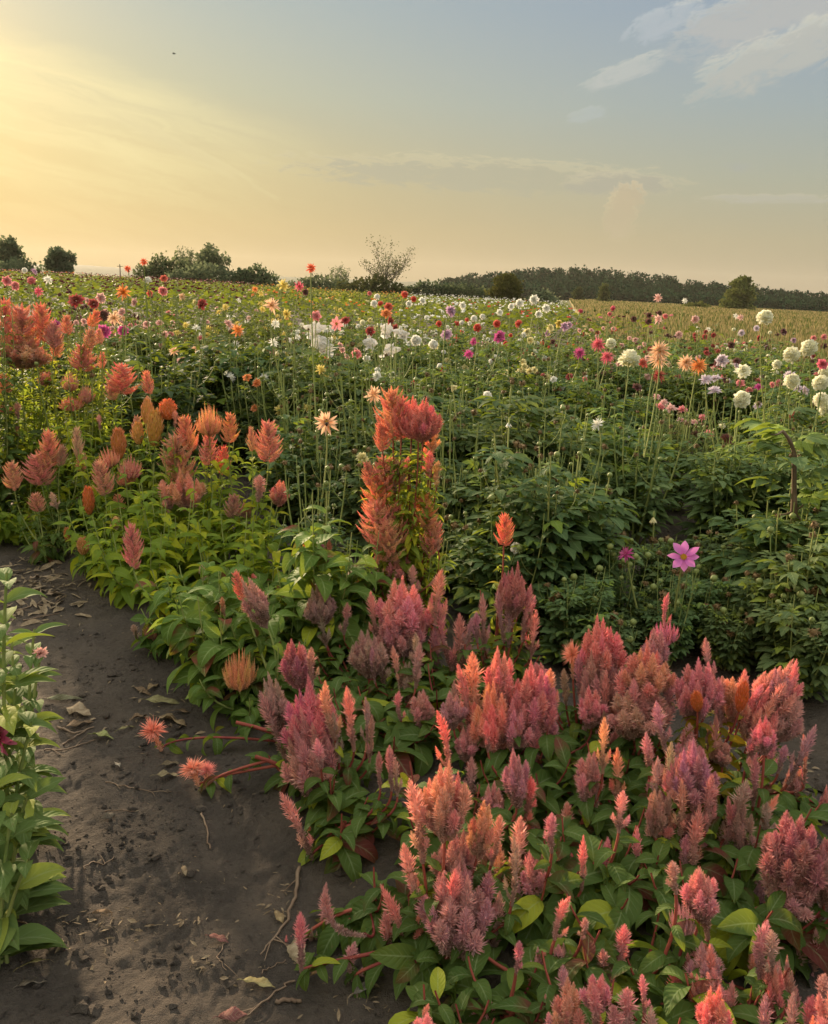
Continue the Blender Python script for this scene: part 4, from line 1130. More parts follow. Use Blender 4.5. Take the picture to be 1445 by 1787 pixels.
celosia('celosia with a narrow golden flame plume and a pale tan feather beside it', 165, 4.25, [
    K_('flame', 153, 845, 156, 897, 21, (.85, .32, .04), 0, 0), K_('feather', 172, 800, 184, 868, 42, (.72, .34, .26), 0, 1), K_('flame', 144, 935, 146, 968, 22, (.55, .26, .03), -.3, 0), K_('flame', 116, 918, 118, 945, 12, (.6, .3, .04), -.1, 0), S_(200, 900, 203, 925, 22, PALE, -.1)], stem='stem_green', seed=47, Lf=.12, side=7, narrow=.28)
celosia('celosia with a peach coloured pyramid plume beside a pink one near the left border', 105, 4.6, [
    K_('feather', 84, 747, 86, 820, 46, (.92, .36, .18), 0, .4), K_('feather', 64, 788, 74, 850, 60, (.86, .28, .26), -.04, .5), K_('feather', 134, 742, 136, 800, 22, PALE, 0, .8), K_('feather', 142, 788, 145, 825, 26, PALE, 0, .8), K_('feather', 110, 775, 104, 815, 22, DUSTY)], stem='stem_green', seed=48, Lf=.12, side=6, narrow=.3)
celosia('leaning celosia at the left border with a small peach plume and a mauve one', 75, 4.35, [
    K_('feather', 22, 802, 26, 858, 38, (.85, .40, .28), 0, .6), K_('feather', 62, 858, 68, 895, 32, (.68, .26, .24), 0, .8), S_(88, 858, 100, 888, 16, PALE)], stem='stem_green', seed=49, Lf=.12, side=6, narrow=.3)
celosia('celosia with a deep pink pyramid plume above and left of the golden flame plumes', 215, 5.1, [
    K_('feather', 212, 632, 212, 690, 58, (.88, .19, .17), 0, .3), K_('feather', 192, 660, 196, 700, 28, PEACH, 0, .4), K_('feather', 254, 645, 262, 690, 24, (.88, .34, .18), .05, .5), S_(256, 690, 256, 720, 18, ROSE), S_(172, 722, 174, 750, 12, ROSE)], stem='stem_green', leaf='cel_leaf_y', seed=50, Lf=.12, side=7, narrow=.25, nleaf=1.3, hue=(.95, 1.0, .85))
celosia('tall celosia with tan and peach plumes over bright yellow green leaves', 145, 5.2, [
    K_('feather', 146, 598, 146, 650, 52, (.80, .36, .26), 0, .8), K_('feather', 160, 570, 156, 610, 26, PEACH, .02, .5), K_('feather', 172, 540, 158, 572, 24, (.92, .35, .16), .03, .3), K_('feather', 116, 548, 118, 585, 24, PEACH, .03, .4), K_('feather', 172, 572, 176, 602, 18, PEACH), K_('feather', 178, 612, 178, 645, 16, PEACH), K_('fan', 120, 643, 124, 685, 30, ROSE, -.05, .8),
    K_('fan', 150, 668, 152, 706, 30, (.75, .14, .17), -.08, .3), K_('fan', 124, 688, 126, 718, 42, (.8, .2, .18), -.1, .5)], stem='stem_green', leaf='cel_leaf_y', seed=51, Lf=.13, side=9, narrow=.22, nleaf=1.5, low=2.0)
celosia('tall celosia with the largest deep pink plume of the left group, at the left border', 45, 5.2, [
    K_('feather', 40, 527, 40, 640, 74, (.90, .20, .19), -.02, .35), K_('feather', 6, 515, 10, 620, 44, (.95, .30, .17), 0, .3), K_('feather', 72, 525, 78, 600, 44, (.95, .30, .17), 0, .3), K_('cluster', 35, 585, 38, 645, 86, (.72, .24, .20), -.06, .7), K_('feather', 98, 560, 94, 610, 36, DUSTY, -.04, .7), K_('fan', 78, 642, 80, 675, 26, MAG, -.05, .3), K_('feather', 102, 580, 98, 625, 26, PEACH)],
    stem='stem_green', leaf='cel_leaf_y', seed=52, Lf=.13, side=9, narrow=.25, nleaf=1.3, low=1.8)
celosia('celosia at the left border with small pink plumes below the largest one', 5, 4.9, [
    K_('feather', 4, 650, 6, 690, 34, PEACH, 0, .5), K_('fan', 8, 700, 10, 722, 24, ROSE, 0, .5), S_(30, 700, 32, 730, 16, TAN)], stem='stem_green', seed=53, Lf=.13, side=9, narrow=.3, low=2.4)
for i, (bx, D, sd) in enumerate([(120, 5.0, 54), (180, 4.7, 55), (240, 4.4, 56), (300, 4.0, 57), (60, 5.5, 58), (340, 4.6, 59), (250, 3.8, 60), (20, 4.75, 61), (200, 4.05, 62), (410, 3.8, 63), (-40, 5.6, 64)]):
    lab = ['leafy celosia filling the left group under the tan and peach plumes', 'leafy celosia filling the left group below the deep pink pyramid plume', 'leafy celosia under the tan brushes of the left group', 'leafy celosia under the coral cluster of the left group',
           'leafy celosia under the largest deep pink plume at the left border', 'leafy celosia under the ragged orange plume', 'leafy celosia behind the lone coral plume at the path edge', 'leafy celosia low at the left border, by the start of the path', 'low narrow leaved celosia at the path edge left of the coral plume',
           'leafy celosia at the right foot of the left group', 'leafy celosia cut by the left border'][i]
    celosia(lab, bx, D, [], stem='stem_green', leaf='cel_leaf_y', seed=sd, side=10, Lf=.17, narrow=.34, spread=.24, nleaf=.85, low=[3.6, 3.2, 2.6, 2.4, 3.6, 3.0, 2.0, 1.8, 1.6, 2.0, 3.6][i], hue=(.78, .86, .7))
for i, (bx, D, sd) in enumerate([(830, 2.0, 65), (960, 2.2, 66), (1100, 1.8, 67), (700, 2.45, 68), (1180, 2.1, 69), (1390, 2.0, 70), (790, 2.7, 71), (640, 2.55, 72), (1330, 1.7, 73), (980, 1.75, 74)]):
    lab = ['leafy celosia between the tall coral cluster and the wide glowing one', 'leafy celosia below the wide glowing coral and magenta cluster', 'leafy celosia with the large drooping leaf, low right of centre', 'leafy celosia behind the leaning magenta and tan cluster', 'leafy celosia under the rounded coral pink head',
           'leafy celosia at the right border below the leaning cluster', 'leafy celosia under the coral pink spired cluster', 'leafy celosia at the path side of the round faded head', 'leafy celosia left of the large fluffy mauve cluster', 'leafy celosia below the two upright rosy spikes'][i]
    celosia(lab, bx, D, [], seed=sd, side=9, Lf=.13, narrow=.46, spread=.18, nleaf=.9, low=1.25)
# ------------------------------------------------------------------ dahlia flowers (unit diameter, facing +Z)
def fl_ball(rng, K=130, cov=2.25, pl=.30, cup=-1.1):
    mb = MB(); i = np.arange(K) + .5
    th = np.arccos(1 - (1 - math.cos(cov)) * i / K); ph = i * 2.39996
    d = np.stack([np.sin(th) * np.cos(ph), np.sin(th) * np.sin(ph), np.cos(th)], 1)
    up = np.array([0, 0, 1.0])
    out = norm(np.stack([np.cos(th) * np.cos(ph), np.cos(th) * np.sin(ph), -np.sin(th)], 1))
    P = d * .19 * rng.uniform(.8, 1.15, (K, 1)); T = norm(d * 1.0 + out * .35 + rng.normal(0, .12, (K, 3)))
    leaves(mb, P, T, -out, pl * (.70 + .28 * th / cov) * rng.uniform(.8, 1.1, K), pl * .78, cup + rng.normal(0, .25, K), rng.uniform(0, 1, K), n=4, pw=1.35, fold=.55, extra=np.clip(1 - th / .5, 0, 1), minw=.25)
    tube(mb, [(0, 0, -.18), (0, 0, .1), (0, 0, .22)], [.17, .22, .1], None, 8)
    return mb
def fl_layers(rng, layers, fold=.35, pw=1.2, cup=-.3, center=.6, minw=.06):
    """layers: (n petals, elevation rad, length, width)"""
    mb = MB()
    for li, (n, el, L, Wd) in enumerate(layers):
        a = np.arange(n) * 2 * math.pi / n + li * .35 + rng.normal(0, .11, n)
        e = el + rng.normal(0, .16, n)
        T = np.stack([np.cos(a) * np.cos(e), np.sin(a) * np.cos(e), np.sin(e)], 1)
        N = np.stack([-np.cos(a) * np.sin(e), -np.sin(a) * np.sin(e), np.cos(e)], 1)
        leaves(mb, T * .03, T, N, L * rng.uniform(.80, 1.08, n), Wd * rng.uniform(.8, 1.15, n), cup + rng.normal(0, .35, n), rng.uniform(0, 1, n), n=6, pw=pw, fold=fold, extra=center * li / max(1, len(layers) - 1) if len(layers) > 1 else 0, minw=minw)
    return mb
def disc_mesh(m, r=.09, z=.02):
    rng = np.random.default_rng(3); mb = MB()
    K = 60; a = np.arange(K) * 2.39996; rr = r * np.sqrt((np.arange(K) + .5) / K)
    P = np.stack([rr * np.cos(a), rr * np.sin(a), np.full(K, z)], 1)
    D = np.stack([np.cos(a) * rr / r * .6, np.sin(a) * rr / r * .6, np.ones(K)], 1)
    florets(mb, P, D, np.full(K, .05), np.full(K, .013), np.zeros(K), np.zeros(K), rng)
    tube(mb, [(0, 0, -.02), (0, 0, z + .01), (0, 0, z + .02)], [r, r, .001], None, 12)
    return mb.mesh('disc', M[m], smooth=False)
R_ = np.random.default_rng
FL = {
 'ball': [fl_ball(R_(s), 84, 2.3, .35, -.9).mesh('flower', M['petal']) for s in (1, 2, 3)],
 'pom': [fl_ball(R_(s), 62, 2.3, .34, -1.2).mesh('flower', M['petal']) for s in (4, 5)],
 'deco': [fl_layers(R_(s), [(13, -.15, .50, .20), (13, .12, .47, .20), (12, .4, .42, .18), (10, .7, .34, .15), (8, 1.0, .26, .12), (6, 1.3, .19, .1)], .3, 1.2, -.25).mesh('flower', M['petal']) for s in (6, 7)],
 'cactus': [fl_layers(R_(s), [(15, -.35, .50, .085), (15, -.05, .52, .085), (14, .25, .50, .085), (13, .55, .45, .08), (11, .85, .38, .07), (8, 1.15, .30, .06), (5, 1.4, .2, .05)], .75, .8, .35).mesh('flower', M['petal']) for s in (8, 9)],
 'star': [fl_layers(R_(s), [(9, -.35, .48, .13), (10, .0, .46, .12), (8, .4, .38, .10), (6, .85, .26, .08)], .55, .95, -.5, .5).mesh('flower', M['petal']) for s in (10, 11)],
 'open': [fl_layers(R_(s), [(8, .05, .5, .24)], .22, 1.15, .15, 0).mesh('flower', M['petal']) for s in (12,)],
 'flat': [fl_layers(R_(s), [(18, .0, .50, .16), (16, .25, .42, .14), (14, .5, .32, .12), (10, .8, .22, .1)], .2, 1.35, -.1, .25, .3).mesh('flower', M['petal']) for s in (14, 15)],
 'nod': [fl_layers(R_(s), [(8, .9, .62, .3), (6, 1.15, .6, .24)], .5, 1.0, -.5, .5).mesh('flower', M['petal']) for s in (16, 17)],
}
DISC = disc_mesh('disc'); ZDISC = disc_mesh('zdisc', .17, .03)
def bud_mesh(kind):
    mb = MB(); rng = R_(20)
    if kind == 'bud':
        t = np.linspace(0, 1, 7); tube(mb, np.stack([t * 0, t * 0, t * .9 - .35], 1), np.sin(np.pi * np.clip(t * .96 + .02, 0, 1)) ** .6 * .46, None, 9)
        a = np.arange(8) * math.pi / 4
        leaves(mb, np.stack([np.cos(a) * .1, np.sin(a) * .1, np.full(8, -.35)], 1), np.stack([np.cos(a), np.sin(a), np.zeros(8) + .1], 1), (0, 0, 1), .55, .2, .7, .5, n=3)
        return mb.mesh('bud', M['bud'])
    a = np.arange(26) * 2.4; rr = .15 + .02 * np.arange(26) / 26
    leaves(mb, np.stack([np.cos(a) * .08, np.sin(a) * .08, np.zeros(26)], 1), np.stack([np.cos(a), np.sin(a), rng.uniform(-.6, 1.2, 26)], 1), (0, 0, 1), .5, .14, .4, rng.uniform(0, 1, 26), n=3)
    tube(mb, [(0, 0, -.3), (0, 0, 0), (0, 0, .3)], [.1, .38, .12], None, 8)
    return mb.mesh('dry_head', M['seed'])
BUD = bud_mesh('bud'); SEED = bud_mesh('seed')

# ------------------------------------------------------------------ dahlia bodies
def compound(lf, rng, P, T, N, L, n=6, five=True, teeth=.22, wid=.5):
    """pinnate leaf: an end leaflet and one or two pairs of side leaflets"""
    K = len(P); T = norm(T); N = norm(N - T * (N * T).sum(1, keepdims=True) + 1e-6); B = np.cross(T, N)
    r = rng.uniform(0, 1, K); dr = rng.uniform(.3, 1.1, K)
    leaves(lf, P + T * (L * .45)[:, None], T - N * .25, N, L * .62, L * .62 * wid, dr, r, n=n, pw=.82, fold=.22, teeth=teeth, wave=.08)
    for f, s_ in ((.42, .46), (.2, .36)) if five else ((.40, .46),):
        for sd in (-1, 1):
            leaves(lf, P + T * (L * f)[:, None] - N * (L * .04)[:, None], T * .62 + B * sd - N * .1, N, L * s_, L * s_ * wid * 1.02, dr, np.clip(r + .05, 0, 1), n=n, pw=.82, fold=.2, teeth=teeth, wave=.08)

def make_body(seed, nst, h, rad, leafL, dens, n=6, five=True, topbare=.25, lean=0.0, teeth=.22):
    rng = R_(seed); st = MB(); lf = MB(); tops = []
    for k in range(nst):
        a = k * 2.4 + rng.uniform(-.3, .3); r = rad * math.sqrt((k + .4) / nst)
        hh = h * rng.uniform(.72, 1.08)
        e = np.array([r * math.cos(a) * 1.1 + lean, r * math.sin(a) * 1.1, hh])
        pth = bez((r * .12 * math.cos(a), r * .12 * math.sin(a), -.03), (e[0] * .85, e[1] * .85, hh * .45), e, 10)
        tube(st, pth, .0075, .0028, 5, rng.uniform(0, 1))
        tops.append(tuple(pth[-1]))
        # a side branch near the top
        for b in range(int(rng.integers(1, 3))):
            i0 = int(rng.integers(5, 8)); a2 = rng.uniform(0, 6.28); l2 = rng.uniform(.12, .26)
            e2 = pth[i0] + np.array([math.cos(a2) * l2 * .5, math.sin(a2) * l2 * .5, l2])
            p2 = bez(pth[i0], pth[i0] + [(e2 - pth[i0])[0] * .9, (e2 - pth[i0])[1] * .9, l2 * .3], e2, 6)
            tube(st, p2, .0032, .002, 4, rng.uniform(0, 1)); tops.append(tuple(e2))
            a3 = rng.uniform(0, 6.28, 4); P = p2[rng.integers(1, 4, 4)]
            compound(lf, rng, P, np.stack([np.cos(a3), np.sin(a3), np.full(4, .5)], 1), np.array([[0, 0, 1.0]] * 4) + rng.normal(0, .2, (4, 3)), np.full(4, leafL * .55), n, five, teeth)
        K = int(dens * hh / .035)
        t = rng.uniform(.10, 1 - topbare * .45, K) ** .9
        P = np.stack([np.interp(t * 9, np.arange(10), pth[:, i]) for i in range(3)], 1)
        a3 = rng.uniform(0, 6.28, K)
        T = np.stack([np.cos(a3), np.sin(a3), .45 - .1 * t], 1)
        N = np.array([0, 0, 1.0]) + rng.normal(0, .28, (K, 3))
        L = leafL * (1.15 - .55 * t) * rng.uniform(.7, 1.2, K)
        compound(lf, rng, P, T, N, L, n, five, teeth)
    return st.mesh('stems', M['stem_green']), lf.mesh('leaves', M['dah_leaf']), tops

BN = [make_body(s, 9, 1.0, .30, .25, 1.2, 6) for s in (101, 102, 103, 104)]            # near, full
BT = [make_body(s, 7, 1.0, .20, .15, .8, 6, True, 1.0) for s in (111, 112)]             # airy with bare tops
BF = [make_body(s, 9, 1.0, .32, .22, .95, 3, False, .3, 0, 0) for s in (121, 122, 123)] # further back
BB = [make_body(s, 12, 1.0, .26, .085, 1.8, 4, False, .3, 0, .15) for s in (131,)]      # fine leaved aster like bush

COLN = {}
def C_(name, *c): COLN[name] = c; return name
C_('cream', .93, .91, .70); C_('white', .92, .91, .84); C_('crimson', .38, .008, .02); C_('burgundy', .11, .008, .02); C_('magenta', .62, .03, .30)
C_('pink', .80, .26, .28); C_('coral', .72, .11, .07); C_('orange red', .80, .10, .03); C_('peach', .92, .58, .36); C_('orange', .85, .28, .06)
C_('yellow', .75, .60, .14); C_('lilac', .62, .38, .56); C_('pale pink', .82, .50, .46); C_('bright pink', .80, .12, .22); C_('violet pink', .72, .16, .55); C_('purple', .12, .01, .06)
C_('pale lilac', .74, .62, .70); C_('pale yellow', .78, .70, .34)
TYPN = dict(ball='ball', pom='pompon', deco='double', cactus='shaggy', star='pointed', open='open', flat='flat', nod='nodding', bud='bud')

# hero flowers: px, py, diameter px, type, colour, real size, facing (0 up .. 1 at the camera)
HF = []
def hf(rows):
    for r in rows: HF.append(r)
hf([(55, 490, 16, 'pom', 'pink'), (84, 488, 18, 'star', 'white'), (67, 509, 18, 'star', 'bright pink'), (133, 525, 28, 'deco', 'crimson'), (163, 530, 19, 'deco', 'crimson'), (180, 551, 20, 'deco', 'burgundy'),
 (98, 566, 16, 'deco', 'magenta'), (181, 578, 25, 'deco', 'magenta'), (215, 577, 19, 'deco', 'magenta'), (199, 555, 26, 'star', 'peach'), (176, 520, 19, 'deco', 'pale pink'), (215, 510, 28, 'star', 'orange'),
 (251, 457, 15, 'star', 'orange red'), (223, 469, 14, 'star', 'orange red'), (258, 489, 14, 'pom', 'white'), (286, 486, 13, 'deco', 'coral'), (284, 508, 17, 'deco', 'pink'), (261, 512, 11, 'deco', 'coral'),
 (353, 531, 20, 'deco', 'crimson'), (12, 490, 18, 'deco', 'pink'), (27, 499, 16, 'deco', 'pink'), (60, 474, 12, 'deco', 'lilac'), (43, 472, 10, 'pom', 'white'), (474, 533, 32, 'star', 'peach'), (543, 468, 19, 'star', 'orange red'),
 (522, 500, 20, 'star', 'bright pink'), (494, 498, 24, 'star', 'yellow'), (500, 548, 20, 'star', 'yellow'), (415, 577, 26, 'star', 'orange'), (401, 568, 17, 'star', 'pale pink'), (551, 552, 20, 'deco', 'pink'),
 (587, 565, 23, 'open', 'pink'), (603, 559, 17, 'deco', 'crimson'), (678, 536, 16, 'deco', 'coral'), (674, 548, 20, 'deco', 'orange'), (681, 560, 17, 'deco', 'crimson'), (690, 573, 15, 'deco', 'crimson'), (646, 578, 17, 'deco', 'crimson'),
 (622, 618, 18, 'deco', 'pink'), (652, 689, 34, 'star', 'peach'), (570, 738, 46, 'star', 'peach'), (584, 598, 11, 'deco', 'crimson'), (213, 545, 15, 'deco', 'pale pink'), (235, 527, 16, 'deco', 'pale pink'),
 (318, 518, 16, 'star', 'peach'), (340, 527, 14, 'star', 'pale yellow'), (305, 551, 10, 'star', 'pink'), (455, 512, 14, 'star', 'yellow'), (445, 505, 13, 'star', 'orange'), (533, 510, 12, 'deco', 'burgundy'),
 (653, 530, 13, 'pom', 'white'), (658, 518, 11, 'pom', 'white'), (664, 530, 11, 'pom', 'coral'), (706, 514, 13, 'pom', 'coral'), (722, 522, 11, 'pom', 'coral'), (737, 525, 14, 'deco', 'white'), (714, 530, 12, 'deco', 'white'),
 (786, 543, 22, 'deco', 'lilac'), (807, 533, 14, 'deco', 'white'), (766, 565, 11, 'pom', 'coral'), (797, 565, 11, 'pom', 'coral'), (833, 572, 15, 'pom', 'coral'), (827, 556, 12, 'pom', 'white'), (842, 553, 11, 'pom', 'white'),
 (779, 584, 20, 'deco', 'lilac'), (726, 594, 19, 'ball', 'white'), (743, 595, 15, 'ball', 'white'), (756, 601, 17, 'ball', 'white'), (764, 598, 10, 'deco', 'magenta'), (907, 529, 15, 'deco', 'white'), (932, 523, 17, 'deco', 'white'),
 (953, 538, 15, 'deco', 'white'), (940, 548, 13, 'deco', 'white'), (892, 535, 12, 'deco', 'white'), (872, 545, 12, 'deco', 'white'), (867, 565, 14, 'pom', 'coral'), (905, 565, 15, 'pom', 'coral'), (872, 588, 22, 'deco', 'magenta'), (827, 596, 17, 'star', 'magenta'), (845, 603, 15, 'star', 'magenta'),
 (818, 618, 19, 'star', 'magenta'), (908, 628, 16, 'deco', 'magenta'), (933, 633, 14, 'ball', 'cream'), (724, 626, 9, 'pom', 'white'), (633, 563, 11, 'pom', 'cream'), (645, 490 + 22, 8, 'pom', 'pink'), (920, 580, 16, 'deco', 'pale yellow'), (925, 594, 14, 'deco', 'pale yellow'), (960, 572, 14, 'deco', 'pale yellow'), (975, 565, 14, 'deco', 'yellow'),
 (985, 570, 16, 'deco', 'lilac'), (993, 567, 12, 'deco', 'lilac'), (955, 582, 12, 'deco', 'lilac'), (1044, 601, 26, 'cactus', 'bright pink'), (1059, 623, 24, 'cactus', 'bright pink'), (1011, 616, 22, 'cactus', 'magenta'), (1066, 599, 19, 'ball', 'cream'), (1098, 627, 37, 'ball', 'cream', .135),
 (1151, 612, 38, 'cactus', 'peach'), (1148, 628, 36, 'cactus', 'peach'), (1150, 655, 25, 'cactus', 'crimson'), (1197, 633, 30, 'cactus', 'peach'), (1219, 638, 30, 'cactus', 'orange'), (1121, 634, 20, 'deco', 'coral'), (1260, 629, 23, 'deco', 'pale lilac'), (1232, 662, 22, 'flat', 'pale lilac'), (1249, 660, 20, 'flat', 'pale lilac'),
 (1247, 681, 22, 'flat', 'pale lilac'), (1207, 661, 14, 'star', 'white'), (1270, 665, 14, 'flat', 'pale lilac'), (1335, 554, 28, 'ball', 'cream'), (1381, 619, 29, 'ball', 'cream'), (1412, 607, 30, 'ball', 'cream'), (1382, 665, 28, 'ball', 'cream'), (1342, 625, 15, 'ball', 'cream'), (1356, 636, 17, 'ball', 'cream'), (1352, 650, 16, 'ball', 'cream'),
 (1297, 648, 28, 'deco', 'cream'), (1295, 697, 31, 'ball', 'cream'), (1432, 668, 29, 'ball', 'cream'), (1433, 698, 28, 'ball', 'cream'), (1442, 714, 28, 'ball', 'cream'), (1440, 650, 22, 'ball', 'cream'), (1435, 636, 20, 'deco', 'bright pink'), (1324, 675, 15, 'flat', 'magenta'), (1427, 649, 10, 'deco', 'magenta'),
 (1148, 520, 17, 'star', 'pale pink'), (1195, 525, 11, 'star', 'white'), (1148, 557, 19, 'star', 'pale pink'), (1151, 547, 11, 'deco', 'burgundy'), (1132, 561, 13, 'deco', 'burgundy'), (1133, 550, 10, 'deco', 'burgundy'), (1161, 552, 10, 'pom', 'pink'), (1213, 557, 15, 'deco', 'pale pink'), (1292, 554, 14, 'star', 'pale pink'), (1284, 552, 12, 'star', 'white'),
 (1368, 579, 13, 'deco', 'purple'), (1356, 584, 9, 'deco', 'burgundy'), (1072, 575, 10, 'deco', 'orange red'), (1070, 538, 10, 'pom', 'bright pink'), (1106, 557, 11, 'deco', 'burgundy'), (1276, 602, 13, 'deco', 'burgundy'), (1294, 581, 12, 'deco', 'pale lilac'), (1320, 573, 11, 'deco', 'pale lilac'), (1013, 543, 9, 'pom', 'bright pink'), (1064, 548, 8, 'pom', 'pink'),
 (1217, 575, 12, 'star', 'white'), (1236, 575, 10, 'star', 'white'), (1245, 585, 10, 'deco', 'crimson'), (1230, 588, 11, 'deco', 'crimson'), (1325, 590, 11, 'deco', 'crimson'), (1336, 601, 10, 'deco', 'burgundy'), (1420, 590, 10, 'deco', 'pink'), (1438, 588, 11, 'deco', 'pink'), (1438, 604, 11, 'deco', 'burgundy'), (1385, 594, 10, 'deco', 'lilac'),
 (1153, 710, 19, 'flat', 'pink'), (1159, 702, 15, 'flat', 'pale pink'), (1171, 713, 21, 'flat', 'pale pink'), (1191, 714, 18, 'flat', 'pink'), (1146, 692, 14, 'flat', 'pale pink'), (1190, 733, 18, 'flat', 'pale pink'), (1212, 737, 17, 'flat', 'pale pink'), (1226, 729, 16, 'flat', 'pink'), (1237, 757, 18, 'flat', 'pink'),
 (1043, 740, 30, 'star', 'white', .088), (888, 736, 18, 'nod', 'white', .052), (1193, 972, 56, 'open', 'violet pink', .118), (1092, 967, 34, 'star', 'magenta', .078), (787, 672, 20, 'nod', 'pale yellow'), (1021, 652, 13, 'nod', 'white'), (1029, 698, 10, 'ball', 'cream'), (975, 686, 9, 'ball', 'cream'), (962, 577, 12, 'deco', 'pale yellow'), (1394, 770, 14, 'nod', 'pale yellow'), (592, 680, 16, 'nod', 'pale yellow'),
 (482, 613, 16, 'nod', 'pale yellow'), (1140, 902, 22, 'nod', 'pale yellow'), (912, 752, 16, 'nod', 'cream'), (945, 757, 14, 'nod', 'pale yellow')])
SIZE = dict(ball=.105, pom=.075, deco=.10, cactus=.125, star=.12, open=.13, flat=.08, nod=.075)

plants = []      # dicts: x, y, kind, scale, flowers
rngp = R_(42)
def in_view(x, y, m=.06): return y > 2.6 and abs(x) / y < .486 + m + .25 / y
def field_limit(px): return 400 if px < 850 else (36 if px < 940 else 30)
rows_ = [(2.42, .30), (2.72, .36), (3.15, .38), (3.6, .40), (5.35, .45), (5.85, .45), (7.3, .5), (7.85, .5), (9.2, .55), (10.7, .6), (12.2, .65), (13.7, .7), (15.2, .75), (16.7, .8), (18.3, .9), (20.0, 1.0)]
for off, step in rows_:
    t = -8.0
    while t < 26:
        t += step * rngp.uniform(.85, 1.15)
        p = off * ND + t * DD + rngp.normal(0, .05, 2)
        x, y = p
        if not in_view(x, y): continue
        px = 722 + F * x / y
        if off < 4 and px > 990 and y < 4.9: continue
        if off < 2.6 and (px < 480 or y < 3.3 or y > 6): continue         # young plants and bare soil there instead
        if off < 6.2 and 1035 < px < 1255 and y < 7.7: continue
        if math.hypot(x, y) > 22 or x > grain_edge(y): continue
        plants.append(dict(x=x, y=y, off=off, px=px, fl=[], s=rngp.uniform(.78, 1.12) * (.72 if off < 2.6 else 1), hero=False))
# young, low or special plants placed one by one
def special(px, D, s, kind, **kw):
    g = pix(px, 900, D); plants.append(dict(x=g.x, y=D, off=0, px=px, fl=[], s=s, hero=False, kind=kind, **kw))
special(1020, 3.3, .42, 'N', note='dark dahlia leaves low behind the small orange star tuft')
special(1085, 3.15, .30, 'N', note='very low dahlia between the two dusty pink clusters, on bare soil')
special(1150, 3.45, .30, 'N', note='very low dahlia behind the magenta finger spike')
special(1245, 3.45, .34, 'N', note='low dahlia on the soil below the violet pink flower')
special(1300, 3.25, .30, 'N', note='lowest dark dahlia behind the leaning right hand cluster')
special(1195, 3.3, .50, 'T', note='low dahlia with the one open violet pink flower above bare soil', lsc=.8)
special(1100, 3.55, .48, 'T', note='low dahlia with one pointed magenta flower above bare soil', lsc=.8)
special(1150, 3.95, .34, 'N', note='low dark dahlia between the magenta and the violet pink flower')
special(1255, 4.0, .38, 'N', note='low green dahlia right of the open violet pink flower')
special(1000, 4.25, .74, 'T', note='tall stemmed dahlia with nodding buds left of the second path')
special(955, 3.75, .70, 'N', note='dark leaved dahlia behind the magenta topped celosia')
special(915, 4.0, .80, 'T', note='tall stemmed dahlia with curved green bud stalks, centre right')
special(960, 4.4, .86, 'T', note='tall stemmed dahlia with upright green stalks, right of centre')
special(1010, 3.75, .62, 'N', note='dark leaved dahlia behind the dusty pink celosia cluster')
special(1050, 3.75, .36, 'N', note='low dark leaved dahlia beside the open violet pink flower')
special(1395, 3.62, .78, 'N', note='big leaved dahlia around a thick brown stem at the right border')
special(1440, 3.3, .66, 'N', note='dark dahlia bush at the right border behind the leaning celosia cluster')
special(1330, 3.75, .50, 'N', note='low pale veined dahlia left of the thick brown stem')
special(1275, 5.4, .62, 'N', note='fresh green young dahlia beside the second path', col=(1.2, 1.3, 1.0))
special(1310, 5.3, .55, 'N', note='rounded young dahlia right of the fresh green one', col=(1.1, 1.15, 1.0))
special(1225, 3.75, .30, 'N', note='small dark dahlia seedling in front of the bare soil')
special(1175, 6.9, .60, 'B', note='fine leaved aster like bush topped with flat pink flowers, behind the second path')
special(1215, 6.7, .50, 'B', note='fine leaved bush with a few pale pink flowers, right of the pink topped one')
special(1440, 3.0, .46, 'N', note='low dark dahlia in front of the right border bush')
special(1375, 3.25, .42, 'N', note='low dark dahlia at the foot of the thick brown stem')
special(1425, 3.5, .62, 'N', note='dark dahlia beside the thick brown stem, right border side')
special(1440, 4.6, .8, 'N', note='leafy dahlia at the right border below the lowest cream ball flowers')
special(1375, 5.0, .75, 'N', note='leafy dahlia below the cream ball flowers, left of the right border')

# attach the hero flowers to the plant nearest to their own distance
for hrow in HF:
    px, py, d, ty, cn = hrow[:5]
    S = hrow[5] if len(hrow) > 5 else SIZE[ty] * rngp.uniform(.93, 1.07)
    D = F * S / d
    p = pix(px, py, D); z = p.z - HZ(p.x, p.y)
    for _ in range(40):                                        # keep the height plausible
        if z > 1.55 and D > 5.2: D *= .97
        elif z < .45 and D > 4: D *= .97
        else: break
        p = pix(px, py, D); z = p.z - HZ(p.x, p.y)
    S = d * D / F / .95
    best = min(plants, key=lambda q: (q['x'] - p.x) ** 2 + (q['y'] - p.y) ** 2)
    if math.hypot(best['x'] - p.x, best['y'] - p.y) > .42:
        best = dict(x=p.x + rngp.uniform(-.08, .08), y=D + rngp.uniform(0, .12), off=0, px=px, fl=[], s=float(np.clip(z * .86, .5, 1.0)), hero=True)
        plants.append(best)
    best['fl'].append((p, ty, cn, S, py)); best['hero'] = True

